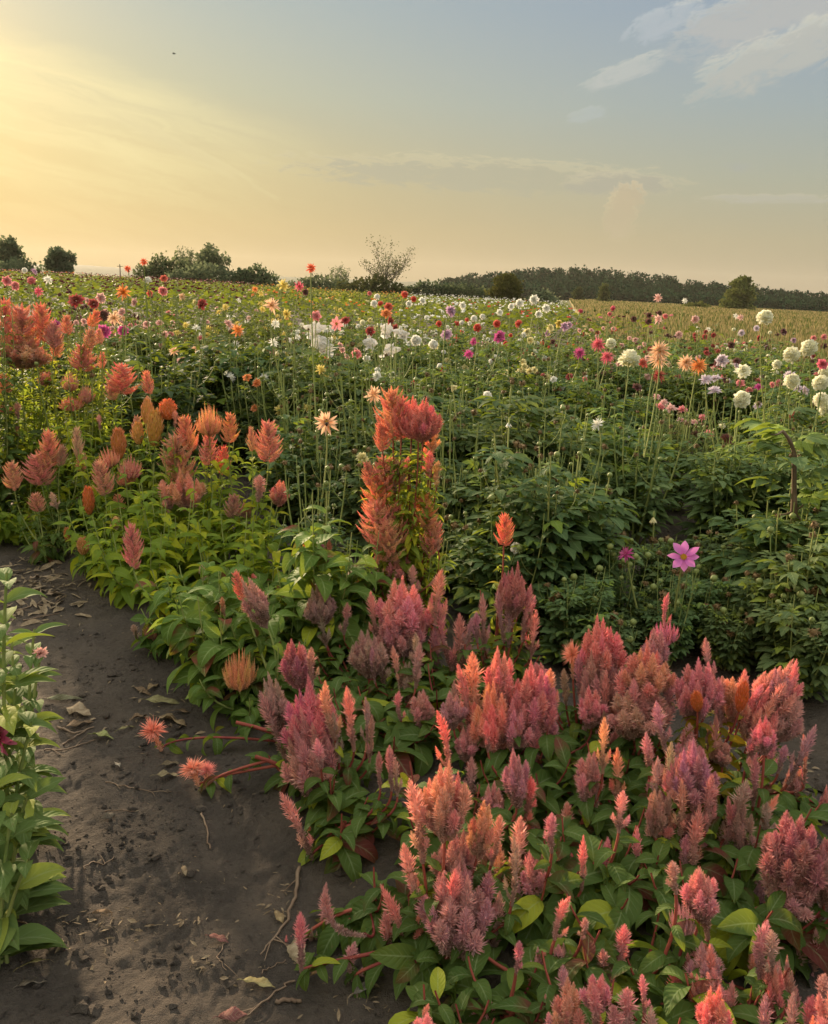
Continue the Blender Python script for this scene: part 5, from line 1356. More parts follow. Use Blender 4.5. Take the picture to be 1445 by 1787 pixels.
def palette(px, y, rng):
    """colour of the row patch a plant stands in"""
    if px < 330:
        if y > 13: return [('deco', 'burgundy')]
        return [[('deco', 'pale pink')], [('star', 'peach')], [('deco', 'pink')], [('seed', '')]][int(rng.integers(0, 4))]
    if px < 620: return [[('seed', '')], [('star', 'yellow')], [('deco', 'orange')], [('deco', 'pale pink')], [('star', 'white')]][int(rng.integers(0, 5))]
    if px < 980: return [[('pom', 'white')], [('deco', 'white')], [('pom', 'coral')], [('pom', 'white')], [('deco', 'pale yellow')]][int(rng.integers(0, 5))]
    if px < 1200: return [[('deco', 'burgundy')], [('pom', 'pink')], [('seed', '')], [('deco', 'pale pink')], [('deco', 'crimson')]][int(rng.integers(0, 5))]
    return [[('deco', 'burgundy')], [('deco', 'pale lilac')], [('pom', 'cream')], [('deco', 'crimson')], [('deco', 'pink')]][int(rng.integers(0, 5))]

def where(px, y):
    lr = ['left', 'left of centre', 'centre', 'right of centre', 'right'][int(np.clip(px / 289, 0, 4))]
    dp = 'near row' if y < 6 else 'middle rows' if y < 10 else 'back rows' if y < 15 else 'farthest rows'
    return f'{dp}, {lr}' if 'of' in lr else f'{dp}, {lr} side' if lr != 'centre' else f'{dp}, middle'

CAMP = Vector((0, 0, CAM_Z))
def place_flower(root, me, loc, d, size, col, name='flower', ty=None):
    o = put(name, me, root, color=col)
    q = Vector(d).normalized().to_track_quat('Z', 'Y').to_matrix().to_4x4() @ Matrix.Rotation(rngp.uniform(0, 6.28), 4, 'Z')
    o.matrix_local = Matrix.Translation(loc) @ q @ Matrix.Scale(size, 4)
    if ty == 'open' or (ty == 'star' and size > .11 and loc is not None and rngp.uniform() < .4):
        put('disc', DISC, o)
    return o

used = {}
plants.sort(key=lambda q: math.hypot(q['x'], q['y']))
GRP = 'dahlia plants standing in rows across the field'
keep = 0; rmax = 0
for q in plants:
    x, y = q['x'], q['y']; gz = HZ(x, y); dist = math.hypot(x, y)
    if keep >= 298 and not q['hero']: continue
    keep += 1; rmax = max(rmax, dist if not q['hero'] else 0)
    kind = q.get('kind') or ('N' if dist < 9.5 else 'F')
    if kind == 'N' and 'kind' not in q and rngp.uniform() < (.4 if 330 < q['px'] < 700 else .22): kind = 'T'
    st, lf, tops = {'N': BN, 'T': BT, 'F': BF, 'B': BB}[kind][int(rngp.integers(0, len({'N': BN, 'T': BT, 'F': BF, 'B': BB}[kind])))]
    root = empty('dahlia_plant', (x, y, gz))
    rot = rngp.uniform(0, 6.28); s = q['s']; base_h = .92 * s if 'kind' not in q else s
    if 'kind' not in q:
        base_h *= 1.0 + .14 * smooth(-q['px'], -900, -300)
    wd = 1.0 * min(1.25, base_h * 1.15) * q.get('lsc', 1.0)
    Mx = Matrix.Rotation(rot, 4, 'Z') @ Matrix.Diagonal((wd, wd, base_h, 1))
    a = put('stems', st, root); a.matrix_local = Mx
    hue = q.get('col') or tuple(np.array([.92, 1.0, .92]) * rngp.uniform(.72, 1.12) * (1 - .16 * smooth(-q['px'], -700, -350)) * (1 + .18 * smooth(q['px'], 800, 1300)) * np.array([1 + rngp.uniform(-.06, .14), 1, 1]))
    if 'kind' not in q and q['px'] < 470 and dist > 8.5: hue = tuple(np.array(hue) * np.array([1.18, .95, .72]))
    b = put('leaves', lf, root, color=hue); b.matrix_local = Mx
    desc = []
    ex = MB(); anyex = False
    for (p, ty, cn, S, py) in q['fl']:
        loc = p - Vector((x, y, gz))
        face = (CAMP - p).normalized()
        if ty in ('ball', 'pom'): d = Vector((rngp.normal(0, .5), rngp.normal(0, .4), .7)) + face * .9
        elif ty == 'flat': d = Vector((rngp.normal(0, .15), rngp.normal(0, .15), 1)) + face * .5
        elif ty == 'nod': d = Vector((rngp.normal(0, .5), -.3, -.8))
        elif ty == 'open': d = face + Vector((.1, 0, .25))
        else: d = face * rngp.uniform(.7, 1.1) + Vector((rngp.normal(0, .45), rngp.normal(0, .3), rngp.uniform(.0, .6)))
        me = FL[ty][int(rngp.integers(0, len(FL[ty])))]
        place_flower(root, me, loc, d, S, COLN[cn], ty=ty)
        b0 = np.array([loc.x * .35, loc.y * .35, max(.05, min(loc.z * .5, base_h * .6))]); e = np.array(loc) - np.array(d.normalized()) * S * .12
        if ty == 'nod': mid = np.array([e[0] * .9, e[1] * .9, e[2] + .10])
        else: mid = np.array([e[0] - d.normalized().x * .08, e[1] - d.normalized().y * .08, e[2] - .18])
        tube(ex, bez(b0, mid, e, 9), .005 if dist < 8 else .006, .0035, 5, rngp.uniform(0, 1)); anyex = True
        desc.append((cn, TYPN[ty]))
    if anyex: put('flower_stalks', ex.mesh('flower_stalks', M['stem_green']), root)
    # unnamed flowers, buds and dry heads on the remaining stem tops
    pal = palette(q['px'], dist, rngp)
    R3 = Mx.to_3x3()
    n_auto = 0
    for tp in tops:
        u = rngp.uniform()
        lim_f = (.02 if dist < 6 else .08 if dist < 8 else .27 if dist < 12 else .42) * (.35 if q['hero'] else 1)
        if kind == 'B' or ('kind' in q): lim_f = 0
        loc = R3 @ Vector(tp)
        if u < lim_f and pal[0][0] != 'seed':
            ty, cn = pal[0]; face = (CAMP - (loc + Vector((x, y, gz)))).normalized()
            d = face * rngp.uniform(.2, 1) + Vector((rngp.normal(0, .5), rngp.normal(0, .4), .7))
            place_flower(root, FL[ty][int(rngp.integers(0, len(FL[ty])))], loc, d, SIZE[ty] * rngp.uniform(.7, .95), COLN[cn], ty='x'); n_auto += 1
            q['auto'] = (cn, TYPN[ty])
        elif u < lim_f + .35:
            place_flower(root, BUD if rngp.uniform() < .72 else SEED, loc, Vector((rngp.normal(0, .4), rngp.normal(0, .4), 1)), rngp.uniform(.022, .036), (1, 1, 1), 'bud')
        elif u < lim_f + .5:
            place_flower(root, SEED, loc, Vector((rngp.normal(0, .6), rngp.normal(0, .6), .6)), rngp.uniform(.03, .05), (1, 1, 1), 'dry_head')
    w_ = where(q['px'], dist)
    if q.get('note'): lab = q['note']
    elif desc:
        seen = []
        for c, t in desc:
            k = f'{c} {t}'
            if k not in seen: seen.append(k)
        cnt = {1: 'one', 2: 'two', 3: 'three', 4: 'four', 5: 'five', 6: 'six'}.get(len(desc), 'many')
        lab = f'dahlia with {cnt} {" and ".join(seen[:2])} flower{"s" if len(desc) > 1 else ""}, {w_}'
    elif n_auto: lab = f'dahlia plant flowering {q["auto"][0]}, {w_}'
    else: lab = f'leafy dahlia plant with buds only, {w_}'
    tag(root, lab, 'flower', GRP); q['root'] = root

# plants that would share a label are told apart by their order from the left
ORD = ['leftmost', 'second from left', 'third from left', 'fourth from left', 'fifth from left', 'sixth from left', 'seventh from left', 'eighth from left', 'ninth from left', 'tenth from left',
       'eleventh from left', 'twelfth from left', 'thirteenth from left', 'fourteenth from left', 'fifteenth from left', 'sixteenth from left', 'seventeenth from left', 'eighteenth from left']
by = {}
for q in plants:
    if 'root' in q: by.setdefault(q['root']['label'], []).append(q)
for lab, L_ in by.items():
    if len(L_) > 1:
        L_.sort(key=lambda q: q['px'])
        for k, q in enumerate(L_):
            q['root']['label'] = (ORD[min(k, 17)] if k < len(L_) - 1 or k > 17 else 'rightmost') + ' ' + lab

# ------------------------------------------------------------------ the rest of the field, further off than one can tell plants apart
def far_field():
    rng = R_(9)
    lf = MB(); pe = MB()
    def flower_block(P, size, ci):
        K = len(P)
        for k in range(5):
            a = rng.uniform(0, 6.28, K) + k * 1.2566
            T = np.stack([np.cos(a), np.sin(a) * .8, rng.uniform(-.1, .7, K)], 1)
            leaves(pe, P, T, np.stack([np.zeros(K), -np.ones(K) * .5, np.ones(K)], 1), size * .55, size * .6, -.5, rng.uniform(0, 1, K), n=2, pw=1.2, fold=.3, mi=ci)
    cols = ['burgundy', 'pale pink', 'orange', 'pale yellow', 'white', 'coral', 'pink', 'lilac', 'crimson', 'yellow']
    mats = []
    for c in cols:
        m, g, out = mat('far ' + c + ' petals'); u, s, r, ex = cd(g)
        finish(g, out, g.mix(r, tuple(.75 * v for v in COLN[c]), COLN[c]), .6, .2, .35); mats.append(m)
    # distances in rings of rows
    offs = np.arange(.6, 75.0, 1.5)
    bl = []
    for off in offs:
        t = np.arange(-60, 96, .62) + rng.uniform(-.12, .12, len(np.arange(-60, 96, .62)))
        p = off * ND[None] + t[:, None] * DD[None] + rng.normal(0, .08, (len(t), 2))
        bl.append(np.concatenate([p, np.full((len(p), 1), off)], 1))
    p = np.concatenate(bl)
    r = np.hypot(p[:, 0], p[:, 1]); px = 722 + F * p[:, 0] / np.maximum(p[:, 1], .1)
    lim = np.interp(px, [-200, 500, 800, 1500], [72, 72, 66, 60])
    ok = (p[:, 1] > 8) & (px > -90) & (px < 1560) & (r < lim) & (r > rmax + .3) & (p[:, 0] < grain_edge(p[:, 1]))
    # leave out spots already taken by single plants
    p = p[ok]; r = r[ok]; px = px[ok]
    K = len(p); gz = H(p[:, 0], p[:, 1]) + .16 * smooth(-px, -620, -300)
    for k in range(26):
        hh = rng.uniform(.12, 1.06, K) ** .8
        a = rng.uniform(0, 6.28, K); rr = .34 * np.sqrt(rng.uniform(0, 1, K))
        P = np.stack([p[:, 0] + rr * np.cos(a), p[:, 1] + rr * np.sin(a), gz + hh], 1)
        a2 = rng.uniform(0, 6.28, K)
        leaves(lf, P, np.stack([np.cos(a2), np.sin(a2), rng.uniform(-.1, .7, K)], 1), np.array([0, 0, 1.0]) + rng.normal(0, .4, (K, 3)), .20, .11, .8, rng.uniform(0, 1, K), n=2)
    for k in range(6):
        a = rng.uniform(0, 6.28, K); rr = .34 * np.sqrt(rng.uniform(0, 1, K)); hh = rng.uniform(.86, 1.2, K)
        P = np.stack([p[:, 0] + rr * np.cos(a), p[:, 1] + rr * np.sin(a), gz + hh], 1)
        # patches of one variety
        v = vnoise((p[:, 0] * ND[0] + p[:, 1] * ND[1]) * .5, (p[:, 0] * DD[0] + p[:, 1] * DD[1]) * .09, 31)
        u = rng.uniform(0, 1, K)
        ci = np.full(K, -1)
        L_ = px < 450
        ci[L_ & (v < .55)] = 0; ci[L_ & (v >= .55) & (u < .6)] = 1; ci[L_ & (v > .75) & (u < .5)] = 2
        m_ = (px >= 450) & (px < 700); ci[m_ & (v < .4) & (u < .5)] = 9; ci[m_ & (v >= .4) & (u < .35)] = 2; ci[m_ & (v > .75) & (u < .5)] = 3
        m_ = (px >= 700) & (px < 980); ci[m_ & (u < .62)] = 4; ci[m_ & (v > .72) & (u < .7)] = 5; ci[m_ & (v < .2) & (u < .6)] = 3
        m_ = px >= 980; ci[m_ & (v < .5) & (u < .35)] = 0; ci[m_ & (v >= .5) & (u < .3)] = 6; ci[m_ & (v > .8) & (u < .4)] = 8; ci[m_ & (v > .6) & (v < .7) & (u < .5)] = 4
        for c in range(len(cols)):
            sel = (ci == c) & (rng.uniform(0, 1, K) < .5)
            if sel.any(): flower_block(P[sel], .095, c)
        dry = (ci < 0) & (rng.uniform(0, 1, K) < .5)
        if dry.any():
            florets(lf, P[dry], np.tile([0, 0, 1.0], (dry.sum(), 1)), np.full(dry.sum(), .06), np.full(dry.sum(), .03), np.zeros(dry.sum()), np.zeros(dry.sum()), rng)
    o = put('dahlia_field', lf.mesh('dahlia_field', M['dah_leaf'])); o.color = (.95, .80, .55, 1)
    tag(o, 'massed leaves and dry heads of the distant dahlia rows running up to the skyline', 'flower field', kind='stuff')
    o = put('distant_blooms', pe.mesh('distant_blooms', mats))
    tag(o, 'countless distant dahlia blooms dotted over the far rows', 'flowers', kind='stuff')
far_field()
# ------------------------------------------------------------------ zinnias at the left edge
def zinnia(label, bx, D, stems, seed, Lf=.10):
    """stems: list of (tip px, tip py, flower or None, colour, diameter px)"""
    rng = R_(seed); g = pix(bx, 1400, D); gz = HZ(g.x, D); base = Vector((g.x, D, gz))
    root = empty('zinnia_plant', base); tag(root, label, 'flower', 'zinnia plants at the left border')
    st = MB(); lf = MB()
    for (tx, ty, fl, col, dpx) in stems:
        e = np.array(pix(tx, ty, D + rng.uniform(-.04, .04)) - base)
        pth = bez((rng.normal(0, .015), rng.normal(0, .015), -.02), (e[0] * .35, e[1] * .35, e[2] * .6), e, 12)
        tube(st, pth, .0055, .003, 7, rng.uniform(0, 1))
        n_ = max(2, int(e[2] / .062)); t = np.linspace(.10, .97, n_)
        for i, tt in enumerate(t):
            P = np.array([np.interp(tt * 11, np.arange(12), pth[:, k]) for k in range(3)])
            a = i * 1.57 + rng.uniform(-.25, .25) + .5
            for sd in (0, math.pi):
                T = np.array([[math.cos(a + sd), math.sin(a + sd), .32 + .3 * tt]])
                L = Lf * (1.15 - .45 * tt) * rng.uniform(.8, 1.2)
                leaves(lf, P[None], T, np.array([[0, 0, 1.0]]) + rng.normal(0, .15, (1, 3)), L, L * .46, rng.uniform(.7, 1.5), rng.uniform(0, 1), n=10, pw=.72, fold=.32, wave=.07)
        if fl:
            d = (CAMP - (base + Vector(e))).normalized()
            d = d * .75 + Vector((.1, 0, .9)) if fl != 'side' else Vector((-.45, -.75, .30))
            S = dpx * D / F
            o = put('flower', FL['flat'][0], root, color=col)
            q = Vector(d).normalized().to_track_quat('Z', 'Y').to_matrix().to_4x4()
            o.matrix_local = Matrix.Translation(Vector(e)) @ q @ Matrix.Scale(S, 4)
            put('disc', ZDISC, o)
    put('stems', st.mesh('stems', M['stem_green']), root)
    put('leaves', lf.mesh('leaves', M['zin_leaf']), root)
zinnia('zinnia with one magenta flower facing sideways, at the left border', -12, 1.72, [(-6, 1290, 'side', (.72, .10, .26), 88), (12, 1000, None, None, 0), (-30, 1080, None, None, 0), (30, 1180, None, None, 0), (55, 1260, None, None, 0), (48, 1390, None, None, 0), (-40, 1200, None, None, 0)], 301, .115)
zinnia('zinnia with a small pale pink flower over the path, at the left border', 40, 2.0, [(71, 1140, 'up', (.80, .42, .36), 30), (60, 1098, None, None, 0), (20, 1120, None, None, 0), (30, 1230, None, None, 0)], 302, .10)
zinnia('low leafy zinnia at the left border, nearest to the camera', -25, 1.58, [(20, 1420, None, None, 0), (-35, 1400, None, None, 0), (50, 1500, None, None, 0), (-10, 1330, None, None, 0), (5, 1520, None, None, 0)], 303, .12)
zinnia('zinnia behind the magenta flowered one, cut by the left border', -30, 2.2, [(-20, 1040, None, None, 0), (5, 1110, None, None, 0), (-15, 1180, None, None, 0)], 304, .11)

# ------------------------------------------------------------------ organza bags tied over single blooms
def bag(label, px, py, D, wpx, hpx, seed, tilt=0.0):
    rng = R_(seed); p = pix(px, py, D); gz = HZ(p.x, p.y)
    w0 = wpx; wpx = wpx * .66; hpx = hpx * .66
    root = empty('organza_bag', p); tag(root, label, 'bag', 'white bags tied over dahlia blooms')
    w = wpx * D / F / 2; h = hpx * D / F
    mb = MB(); nr, na = 14, 28
    V = []
    for i in range(nr):
        t = i / (nr - 1)
        # closed flat corner at the top, belly, tied neck, then a flared frill
        prof = (.10 + .95 * math.sin(math.pi * min(1, (t + .04) / .80)) ** .8) if t < .74 else .16 + (t - .74) * 2.6
        for j in range(na):
            a = j * 2 * math.pi / na
            pl = 1 + .30 * math.sin(a * 3 + t * 5 + seed * 2) + .18 * math.sin(a * 7 - t * 9 + seed) + .10 * math.sin(a * 13 + t * 17) + rng.normal(0, .03)
            x = math.cos(a) * w * prof * pl * (1.15 + .2 * math.sin(seed)); y = math.sin(a) * w * prof * pl * .8
            z = h * (.5 - t) + .12 * h * math.sin(a * 2 + seed * 1.7) + .07 * h * math.sin(a * 5 + t * 6)
            k1 = vnoise(np.array([j * .37 + seed * 9]), np.array([i * .6]), seed)[0] - .5; k2 = vnoise(np.array([j * .8 + seed * 5]), np.array([i * 1.1]), seed + 7)[0] - .5
            V.append(((x + tilt * z) * (1 + .7 * k1), y * (.75 + .6 * k2), z + h * .22 * k1))
    i = np.arange(nr - 1)[:, None] * na; j = np.arange(na)[None]; k = (j + 1) % na
    q = np.stack([i + j, i + na + j, i + na + k, i + k], -1).reshape(-1, 4)
    mb.add(V, q=q); top = mb.n; mb.add([[tilt * .5 * h, 0, .52 * h]])
    mb.t.append(np.stack([np.full(na, top), np.arange(na), (np.arange(na) + 1) % na], -1)); mb.tm.append(np.zeros(na))
    put('bag', mb.mesh('bag', M['cloth'], smooth=False), root)
    r = MB(); a = np.linspace(0, 2 * math.pi, 14)
    tube(r, np.stack([np.cos(a) * w * .2 - .24 * h * tilt, np.sin(a) * w * .17, np.full(14, -.24 * h)], 1), w * .05, None, 4)
    put('tie', r.mesh('tie', M['ribbon']), root)
    s = MB(); tube(s, bez((-.24 * h * tilt, 0, -.3 * h), (0, .02, -.6 * h), (rng.normal(0, .04), .03, gz - p.z + .05), 8), .004, .005, 5)
    put('stalk', s.mesh('stalk', M['stem_green']), root)
bag('white bag tied over a bloom, upper of the two at the tall orange red dahlia', 549, 578, 7.6, 30, 36, 1, .2)
bag('white crumpled bag with long ties, lower of the two beside the tall orange red dahlia', 563, 606, 7.4, 34, 42, 2, -.3)
bag('round white bag left of the crimson and orange dahlia cluster', 645, 600, 7.6, 26, 28, 3, .1)
bag('white bag spread like a skirt directly below the crimson dahlia cluster', 676, 578, 7.8, 24, 30, 4, .1)
bag('white bag stretched to the right of the crimson dahlia', 702, 583, 7.8, 34, 20, 5, -.5)
bag('cream white bag hanging below the other bags, among dahlia leaves', 680, 612, 7.5, 30, 28, 6, .3)

# ------------------------------------------------------------------ bumblebee on the peach dahlia
def bee():
    t = [o for q in plants for o in q['fl'] if abs(o[0].y) and o[4] == 738]
    p = t[0][0] if t else pix(570, 738, 4)
    d = (CAMP - p).normalized(); loc = p + d * .022
    root = empty('bumblebee', loc); tag(root, 'bumblebee sitting on the pale peach dahlia left of the tall orange plant', 'bee')
    def egg(name, c, r, m):
        mb = MB(); tt = np.linspace(0, 1, 8); rng = R_(4)
        tube(mb, np.stack([c[0] + (tt - .5) * 2 * r[0], c[1] + tt * 0, c[2] + tt * 0], 1), np.sin(np.pi * np.clip(tt, .03, .97)) ** .6 * r[1], None, 10)
        K = 160; a = rng.uniform(0, 6.28, K); u = rng.uniform(-.9, .9, K); rr = np.sqrt(1 - u * u) * r[1]
        P = np.stack([c[0] + u * r[0], c[1] + rr * np.cos(a), c[2] + rr * np.sin(a)], 1)
        florets(mb, P, P - np.array(c), np.full(K, .0018), np.full(K, .0003), np.zeros(K), np.zeros(K), rng)
        put(name, mb.mesh(name, M[m], smooth=False), root)
    egg('thorax', (.006, 0, .004), (.006, .005), 'beegold'); egg('abdomen', (-.006, 0, .003), (.009, .0058), 'beebody'); egg('head', (.0135, 0, .003), (.003, .003), 'beebody')
    for s in (-1, 1):
        w = MB(); leaves(w, [(.004, 0, .008)], [(-.7, s * .8, .1)], [(0, 0, 1)], .014, .005, .2, .5, n=5); put('wing', w.mesh('wing', M['wing']), root)
    lg = MB()
    for s in (-1, 1):
        for x in (-.004, .003, .009): tube(lg, [(x, 0, .002), (x, s * .006, .002), (x, s * .008, -.006)], .0005, .0003, 4)
    put('legs', lg.mesh('legs', M['beebody']), root)
    q = d.to_track_quat('Z', 'X'); root.rotation_mode = 'QUATERNION'; root.rotation_quaternion = q
bee()

# ------------------------------------------------------------------ plant marker, drip hoses, ribbon
def marker():
    p = pix(1098, 758, 6.9); gz = HZ(p.x, p.y); mb = MB()
    a = Vector((-.03, 0, -.045)); b = Vector((.07, .01, .035)); n = Vector((0, -.003, 0)); s = (b - a).normalized().cross(Vector((0, 1, 0))) * .009
    V = [a - s + n, b - s + n, b + s + n, a + s + n, a - s - n, b - s - n, b + s - n, a + s - n]
    mb.add([tuple(v) for v in V], q=[(0, 1, 2, 3), (7, 6, 5, 4), (0, 4, 5, 1), (1, 5, 6, 2), (2, 6, 7, 3), (3, 7, 4, 0)])
    o = put('plant_label', mb.mesh('plant_label', M['plastic'], smooth=False)); o.location = p
    tag(o, 'blank white plastic plant label tilted among dark leaves', 'plant label')
marker()
def hose(label, off, t0, t1, seed, lift=.0):
    rng = R_(seed); t = np.arange(t0, t1, .12)
    o_ = off + .035 * np.sin(t * 1.7 + seed) + .02 * np.sin(t * 4.1)
    x = o_ * ND[0] + t * DD[0]; y = o_ * ND[1] + t * DD[1]; z = H(x, y) + .012 + lift * np.maximum(0, np.sin(t * 2.3)) * .02
    mb = MB(); tube(mb, np.stack([x, y, z], 1), .008, None, 7)
    o = put('irrigation_hose', mb.mesh('irrigation_hose', M['rubber'])); tag(o, label, 'hose')
hose('black irrigation hose along the edge of the second path, by the aster like bushes', 5.12, .5, 9.0, 3, 1)
def ribbon():
    p = pix(1070, 880, 5.4); mb = MB()
    pts = bez(pix(1062, 870, 5.5), pix(1082, 880, 5.45), pix(1084, 915, 5.4), 9)
    n = 9; V = []
    for i, q in enumerate(pts):
        w = np.array([.012 * math.cos(i * .9), .004, .010 * math.sin(i * .9)])
        V += [q - w, q + w, q + w + [0, .002, 0], q - w + [0, .002, 0]]
    qd = []
    for i in range(n - 1):
        for j in range(4): k = (j + 1) % 4; qd.append((i * 4 + j, i * 4 + k, (i + 1) * 4 + k, (i + 1) * 4 + j))
    mb.add(V, q=qd); o = put('ribbon', mb.mesh('ribbon', M['ribbon'])); tag(o, 'faded pink ribbon hanging on stalks beside the second path', 'ribbon')
ribbon()
def brown_stem():
    D = 3.62
    a = pix(1388, 1060, D); a.z = HZ(a.x, a.y) - .02; b = pix(1386, 812, D); c = pix(1366, 752, D)
    mb = MB(); pth = np.concatenate([bez(a, (a + b) / 2 + Vector((.01, 0, 0)), b, 9), bez(b, b + Vector((0, 0, .08)), c, 6)[1:]])
    r = np.linspace(.015, .007, len(pth)); r[3] *= 1.3; r[6] *= 1.35; r[9] *= 1.3
    root = empty('broken_dahlia', a); tag(root, 'thick brown broken dahlia stem standing up out of the leaves at the right border', 'stem')
    tube(mb, pth - np.array(a), r, None, 9)
    for e in ((1352, 905), (1410, 880), (1345, 765), (1415, 930)):
        q = pix(e[0], e[1] - 8, D - .03); s = pth[6] if e[1] > 850 else pth[-1]
        tube(mb, bez(s - np.array(a), (np.array(q) + s) / 2 - np.array(a) + [0, 0, -.02], np.array(q) - np.array(a), 6), .005, .003, 6)
    put('stalk', mb.mesh('stalk', M['stem_brown']), root)
    rng = R_(6); lf = MB()
    K = 26; u = rng.uniform(.25, 1.0, K); P = np.stack([np.interp(u * (len(pth) - 1), np.arange(len(pth)), pth[:, k]) for k in range(3)], 1) - np.array(a)
    an = rng.uniform(0, 6.28, K)
    compound(lf, rng, P, np.stack([np.cos(an), np.sin(an), np.full(K, .35)], 1), np.array([0, 0, 1.0]) + rng.normal(0, .25, (K, 3)), rng.uniform(.16, .26, K), 8, True, .22, .55)
    put('leaves', lf.mesh('leaves', M['dah_leaf']), root, color=(1.2, 1.25, 1.1))
brown_stem()

# ------------------------------------------------------------------ fallen leaves and twigs on the path
def on_ground(px, py): return ground_hit(px, py)
def fallen(label, px, py, lpx, ang, col, seed, wr=.45, curl=.8, lift=.004):
    rng = R_(seed); p = on_ground(px, py); D = p.y; L = lpx * math.hypot(D, 1.2) / F * 1.05
    mb = MB(); a = math.radians(ang)
    T = np.array([[math.cos(a), math.sin(a), .12]])
    leaves(mb, np.array([[-.5 * L * math.cos(a), -.5 * L * math.sin(a), .003]]), T, np.array([[rng.normal(0, .2), rng.normal(0, .2), 1.0]]), L, L * wr, curl * .5, rng.uniform(0, 1), n=16, pw=.85, fold=rng.uniform(.15, .5), wave=.34, teeth=.10)
    s0 = np.array([-.5 * L * math.cos(a), -.5 * L * math.sin(a), .003])
    tube(mb, bez(s0, s0 - T[0] * L * .1 + [0, 0, .005], s0 - T[0] * L * .25 + [L * .05, 0, -.001], 5), .0012, .0007, 4)
    v = mb.v
    o = put('fallen_leaf', mb.mesh('fallen_leaf', M['dry']), color=col); o.location = (p.x, p.y, HZ(p.x, p.y) + .006 + lift)
    sol = o.modifiers.new('thickness', 'SOLIDIFY'); sol.thickness = .0006
    tag(o, label, 'leaf', 'dead leaves lying on the path')
BR = (.22, .15, .09); OL = (.30, .28, .13); GR = (.20, .17, .13); RD = (.24, .10, .09); YG = (.34, .38, .14)
fallen('yellow green fresh fallen leaf lying alone on the path', 180, 1291, 42, -10, YG, 1, .45)
fallen('large pale holed dead leaf on the path beside the left plants', 138, 1246, 50, -20, (.36, .28, .18), 2, .6)
fallen('grey green dead leaf just above the large holed one', 112, 1225, 60, 5, (.22, .22, .13), 3, .2)
fallen('brown crumpled leaf just below the large holed one', 140, 1268, 46, 35, BR, 4, .4)
fallen('long olive dead leaf in the leaf pile by the row edge', 285, 1232, 62, -6, OL, 5, .28)
fallen('broad brown dead leaf, lowest of the leaf pile by the row edge', 302, 1264, 60, -18, (.34, .25, .14), 6, .5)
fallen('upright curled brown leaf, topmost of the leaf pile by the row edge', 268, 1202, 40, 80, (.30, .22, .12), 7, .35, 1.4)
fallen('narrow curled leaf at the top left of the leaf pile', 250, 1212, 46, -35, BR, 8, .22, 1.2)
fallen('dark brown leaf left of the broad one in the leaf pile', 242, 1256, 40, 60, BR, 9, .4, 1.3)
fallen('pale rolled leaf left below the leaf pile', 222, 1275, 34, 50, OL, 10, .25, 1.3)
fallen('brown shrivelled leaf at the right end of the leaf pile', 320, 1245, 40, 15, BR, 11, .3, 1.5)
fallen('buff leaf half hidden under the leftmost orange tuft stem', 292, 1360, 40, 10, (.33, .28, .16), 12, .5)
fallen('dark leaf standing on edge in the middle of the path', 192, 1432, 30, 40, GR, 13, .4, 1.6)
fallen('small curled brown leaf right of the path middle', 322, 1527, 22, -60, (.34, .26, .16), 14, .5, 1.4)
fallen('large pale crumpled leaf standing out near the lower right of the path', 518, 1668, 54, -75, (.44, .36, .24), 15, .6, 1.3)
fallen('olive yellow dead leaf at the bottom of the path', 453, 1724, 54, -8, (.42, .36, .16), 16, .36)
fallen('reddish brown fallen leaf in the middle of the lower path', 382, 1646, 36, -15, RD, 17, .45)
fallen('dull red leaf cut by the bottom edge', 407, 1782, 46, 10, RD, 18, .5)
fallen('curled buff leaf beside the bent dry twig', 488, 1608, 30, -50, (.40, .30, .16), 19, .5, 1.5)
fallen('thin yellow leaf on the left of the lower path', 62, 1688, 46, 40, (.34, .30, .12), 20, .2, 1.2)
fallen('grey leaf at the lower left of the path', 60, 1722, 44, 30, GR, 21, .4, 1.3)
fallen('brown leaf in the crumbs at the left of the lower path', 180, 1600, 34, 15, BR, 22, .3, 1.3)
fallen('small rust brown leaf right of the large crumpled one', 552, 1705, 24, 50, (.36, .22, .10), 23, .5, 1.4)
fallen('grey shredded leaf near the row at the bottom', 640, 1730, 52, 40, (.20, .19, .16), 24, .35, 1.6)
fallen('pale leaf in the litter at the start of the path', 95, 1040, 26, 40, (.42, .32, .22), 25, .5, 1.3)
fallen('buff pointed leaf in the litter at the top of the path', 62, 1012, 24, 70, (.40, .30, .2), 26, .5, 1.4)
fallen('small pale chip of leaf on the path under the orange tufts', 206, 1343, 16, -40, (.50, .45, .36), 27, .6)
fallen('dry leaf on the bare soil at the right, under the leaning cluster', 1355, 1392, 30, 30, BR, 28, .5, 1.4)
fallen('dark dead leaf under the two orange tufts', 300, 1338, 36, 30, (.2, .16, .1), 29, .4, 1.4)

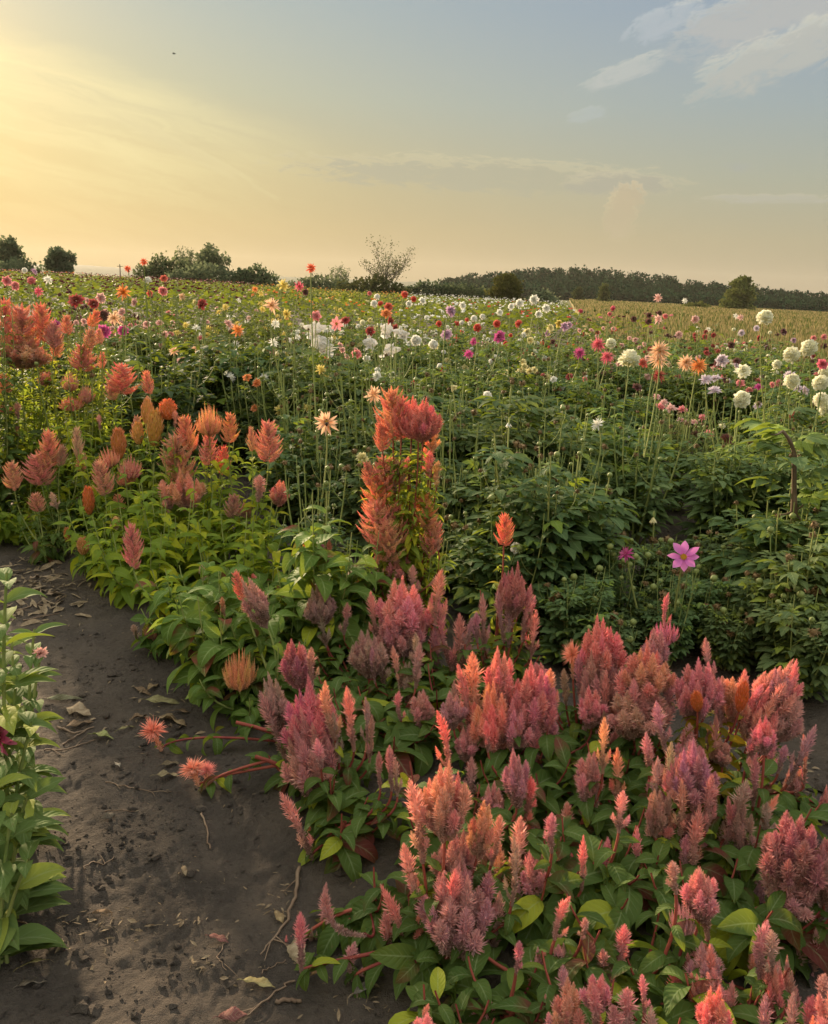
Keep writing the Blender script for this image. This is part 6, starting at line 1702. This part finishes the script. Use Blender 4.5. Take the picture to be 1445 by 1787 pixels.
def twig(label, pts, r0, r1, seed, col='stem_brown', forks=0):
    rng = R_(seed); P = []
    for (x, y) in pts:
        g = on_ground(x, y); P.append((g.x, g.y, HZ(g.x, g.y) + r0 * .9 + .002))
    P = np.array(P); t = np.linspace(0, len(P) - 1, len(P) * 4)
    Q = np.stack([np.interp(t, np.arange(len(P)), P[:, i]) for i in range(3)], 1)
    Q += rng.normal(0, .0022, Q.shape) * np.array([1, 1, .5]); Q[:, 2] = np.maximum(Q[:, 2], H(Q[:, 0], Q[:, 1]) + r1)
    mb = MB(); o0 = Q[0].copy(); tube(mb, Q - o0, r0, r1, 6)
    for f in range(forks):
        i = int(rng.integers(2, len(Q) - 2)); d = Q[i + 1] - Q[i - 1]; d = np.array([d[0] * .6 - d[1] * rng.uniform(-1, 1), d[1] * .6 + d[0] * rng.uniform(-1, 1), 0])
        d = d / np.linalg.norm(d) * rng.uniform(.03, .08)
        tube(mb, bez(Q[i] - o0, Q[i] - o0 + d * .6 + [0, 0, .004], Q[i] - o0 + d, 5), r1 * 1.1, r1 * .5, 5)
    o = put('twig', mb.mesh('twig', M[col])); o.location = o0
    tag(o, label, 'twig', 'dry twigs lying on the path')
twig('bent dry twig leading down from the lowest coral spike', [(522, 1520), (516, 1570), (503, 1606), (480, 1640), (455, 1668)], .0055, .0018, 1, forks=4)
twig('short straight twig standing out in the path centre', [(352, 1422), (362, 1450), (366, 1485)], .003, .0022, 2)
twig('long thin twig curving across the bottom of the path', [(512, 1712), (480, 1735), (440, 1770), (415, 1790)], .0026, .0014, 3, forks=3)
twig('pale short stick by the bottom edge of the path', [(482, 1752), (505, 1749), (524, 1752)], .0045, .004, 4)
twig('thin twig beside the reddish leaf', [(400, 1630), (392, 1650), (380, 1672), (395, 1695)], .0016, .001, 5, forks=2)
twig('long thin root lying across the upper path', [(75, 1312), (110, 1312), (150, 1300), (165, 1295)], .0026, .0014, 6, forks=2)
twig('dark stick under the large holed leaf', [(100, 1272), (130, 1284), (165, 1272)], .0042, .002, 7)
twig('short twig right of the root on the upper path', [(112, 1302), (135, 1288), (148, 1278)], .0028, .002, 8)
twig('thin long twig in the middle of the path', [(185, 1366), (225, 1378), (265, 1384), (300, 1386)], .0018, .001, 9, forks=3)
twig('fine twig at the left of the lower path', [(0, 1605), (40, 1612), (75, 1625)], .0024, .0016, 10)
twig('dry bits of stalk in the upper left litter', [(10, 1075), (50, 1062), (95, 1055), (115, 1040)], .0042, .002, 11, forks=3)
twig('second dry stalk of the upper left litter', [(40, 1085), (75, 1078), (105, 1072)], .0036, .002, 12, forks=2)
twig('thin stalk right of the olive dead leaf', [(455, 1700), (475, 1690), (500, 1680)], .0016, .001, 13)
twig('faint twig on the lower left of the path', [(148, 1520), (165, 1508), (180, 1512), (200, 1500)], .002, .001, 14, forks=1)
twig('short twig above the dark edge leaf', [(185, 1419), (215, 1417), (235, 1419)], .0018, .0012, 15)

def litter():
    """loose straw and shreds too fine to count"""
    rng = R_(12); mb = MB()
    def patch(px, py, rx, ry, K, L0):
        x = rng.normal(0, 1, K) * rx; y = rng.normal(0, 1, K) * ry
        P = []
        for a, b in zip(x, y):
            g = pix(px + a, min(1800, py + b), 1.0); r = ray(px + a, py + b); t = (CAM_Z) / max(.05, -r.z); P.append((r.x * t, r.y * t))
        P = np.array(P); z = H(P[:, 0], P[:, 1]) + .006
        an = rng.uniform(0, 6.28, K); L = L0 * rng.uniform(.4, 1.4, K)
        leaves(mb, np.concatenate([P, z[:, None]], 1), np.stack([np.cos(an), np.sin(an), rng.uniform(-.02, .25, K)], 1), np.array([0, 0, 1.0]) + rng.normal(0, .3, (K, 3)), L, L * rng.uniform(.05, .4, K), rng.uniform(-.5, 1.4, K), rng.uniform(0, 1, K), n=4, wave=.2)
    patch(60, 1035, 60, 26, 170, .07); patch(30, 1010, 30, 14, 60, .08)
    patch(120, 1260, 50, 22, 26, .03); patch(290, 1245, 40, 25, 30, .035); patch(190, 1600, 45, 12, 40, .02); patch(300, 1600, 30, 10, 20, .02)
    patch(100, 1650, 60, 25, 40, .02); patch(350, 1690, 16, 16, 18, .02); patch(640, 1730, 30, 25, 34, .022); patch(480, 1570, 20, 14, 18, .02)
    patch(300, 1480, 220, 120, 110, .012); patch(560, 1650, 90, 60, 50, .012); patch(1390, 1400, 60, 40, 40, .03); patch(250, 1150, 120, 60, 60, .015); patch(1150, 850, 80, 30, 60, .06)
    o = put('plant_litter', mb.mesh('plant_litter', M['dry'])); o.color = (.36, .28, .18, 1)
    tag(o, 'dry straw and shreds of dead leaves scattered over the soil', 'litter', kind='stuff')
litter()

# ------------------------------------------------------------------ evening haze
def haze():
    mb = MB(); x0, x1, y0, y1, z0, z1 = -2600, 2600, -60, 2600, -60, 75
    V = [(x0, y0, z0), (x1, y0, z0), (x1, y1, z0), (x0, y1, z0), (x0, y0, z1), (x1, y0, z1), (x1, y1, z1), (x0, y1, z1)]
    mb.add(V, q=[(3, 2, 1, 0), (4, 5, 6, 7), (0, 1, 5, 4), (1, 2, 6, 5), (2, 3, 7, 6), (3, 0, 4, 7)])
    m = bpy.data.materials.new('haze'); m.use_nodes = True; m.node_tree.nodes.clear(); g = NT(m.node_tree)
    out = g.new('ShaderNodeOutputMaterial'); v = g.new('ShaderNodeVolumePrincipled')
    v.inputs['Color'].default_value = (.86, .80, .70, 1); v.inputs['Density'].default_value = HAZE; v.inputs['Anisotropy'].default_value = .35
    g.l.new(v.outputs[0], out.inputs['Volume'])
    o = put('haze', mb.mesh('haze', m, smooth=False)); tag(o, 'thin warm evening haze hanging over the fields', 'haze', kind='stuff')
HAZE = .0001
if HAZE: haze()
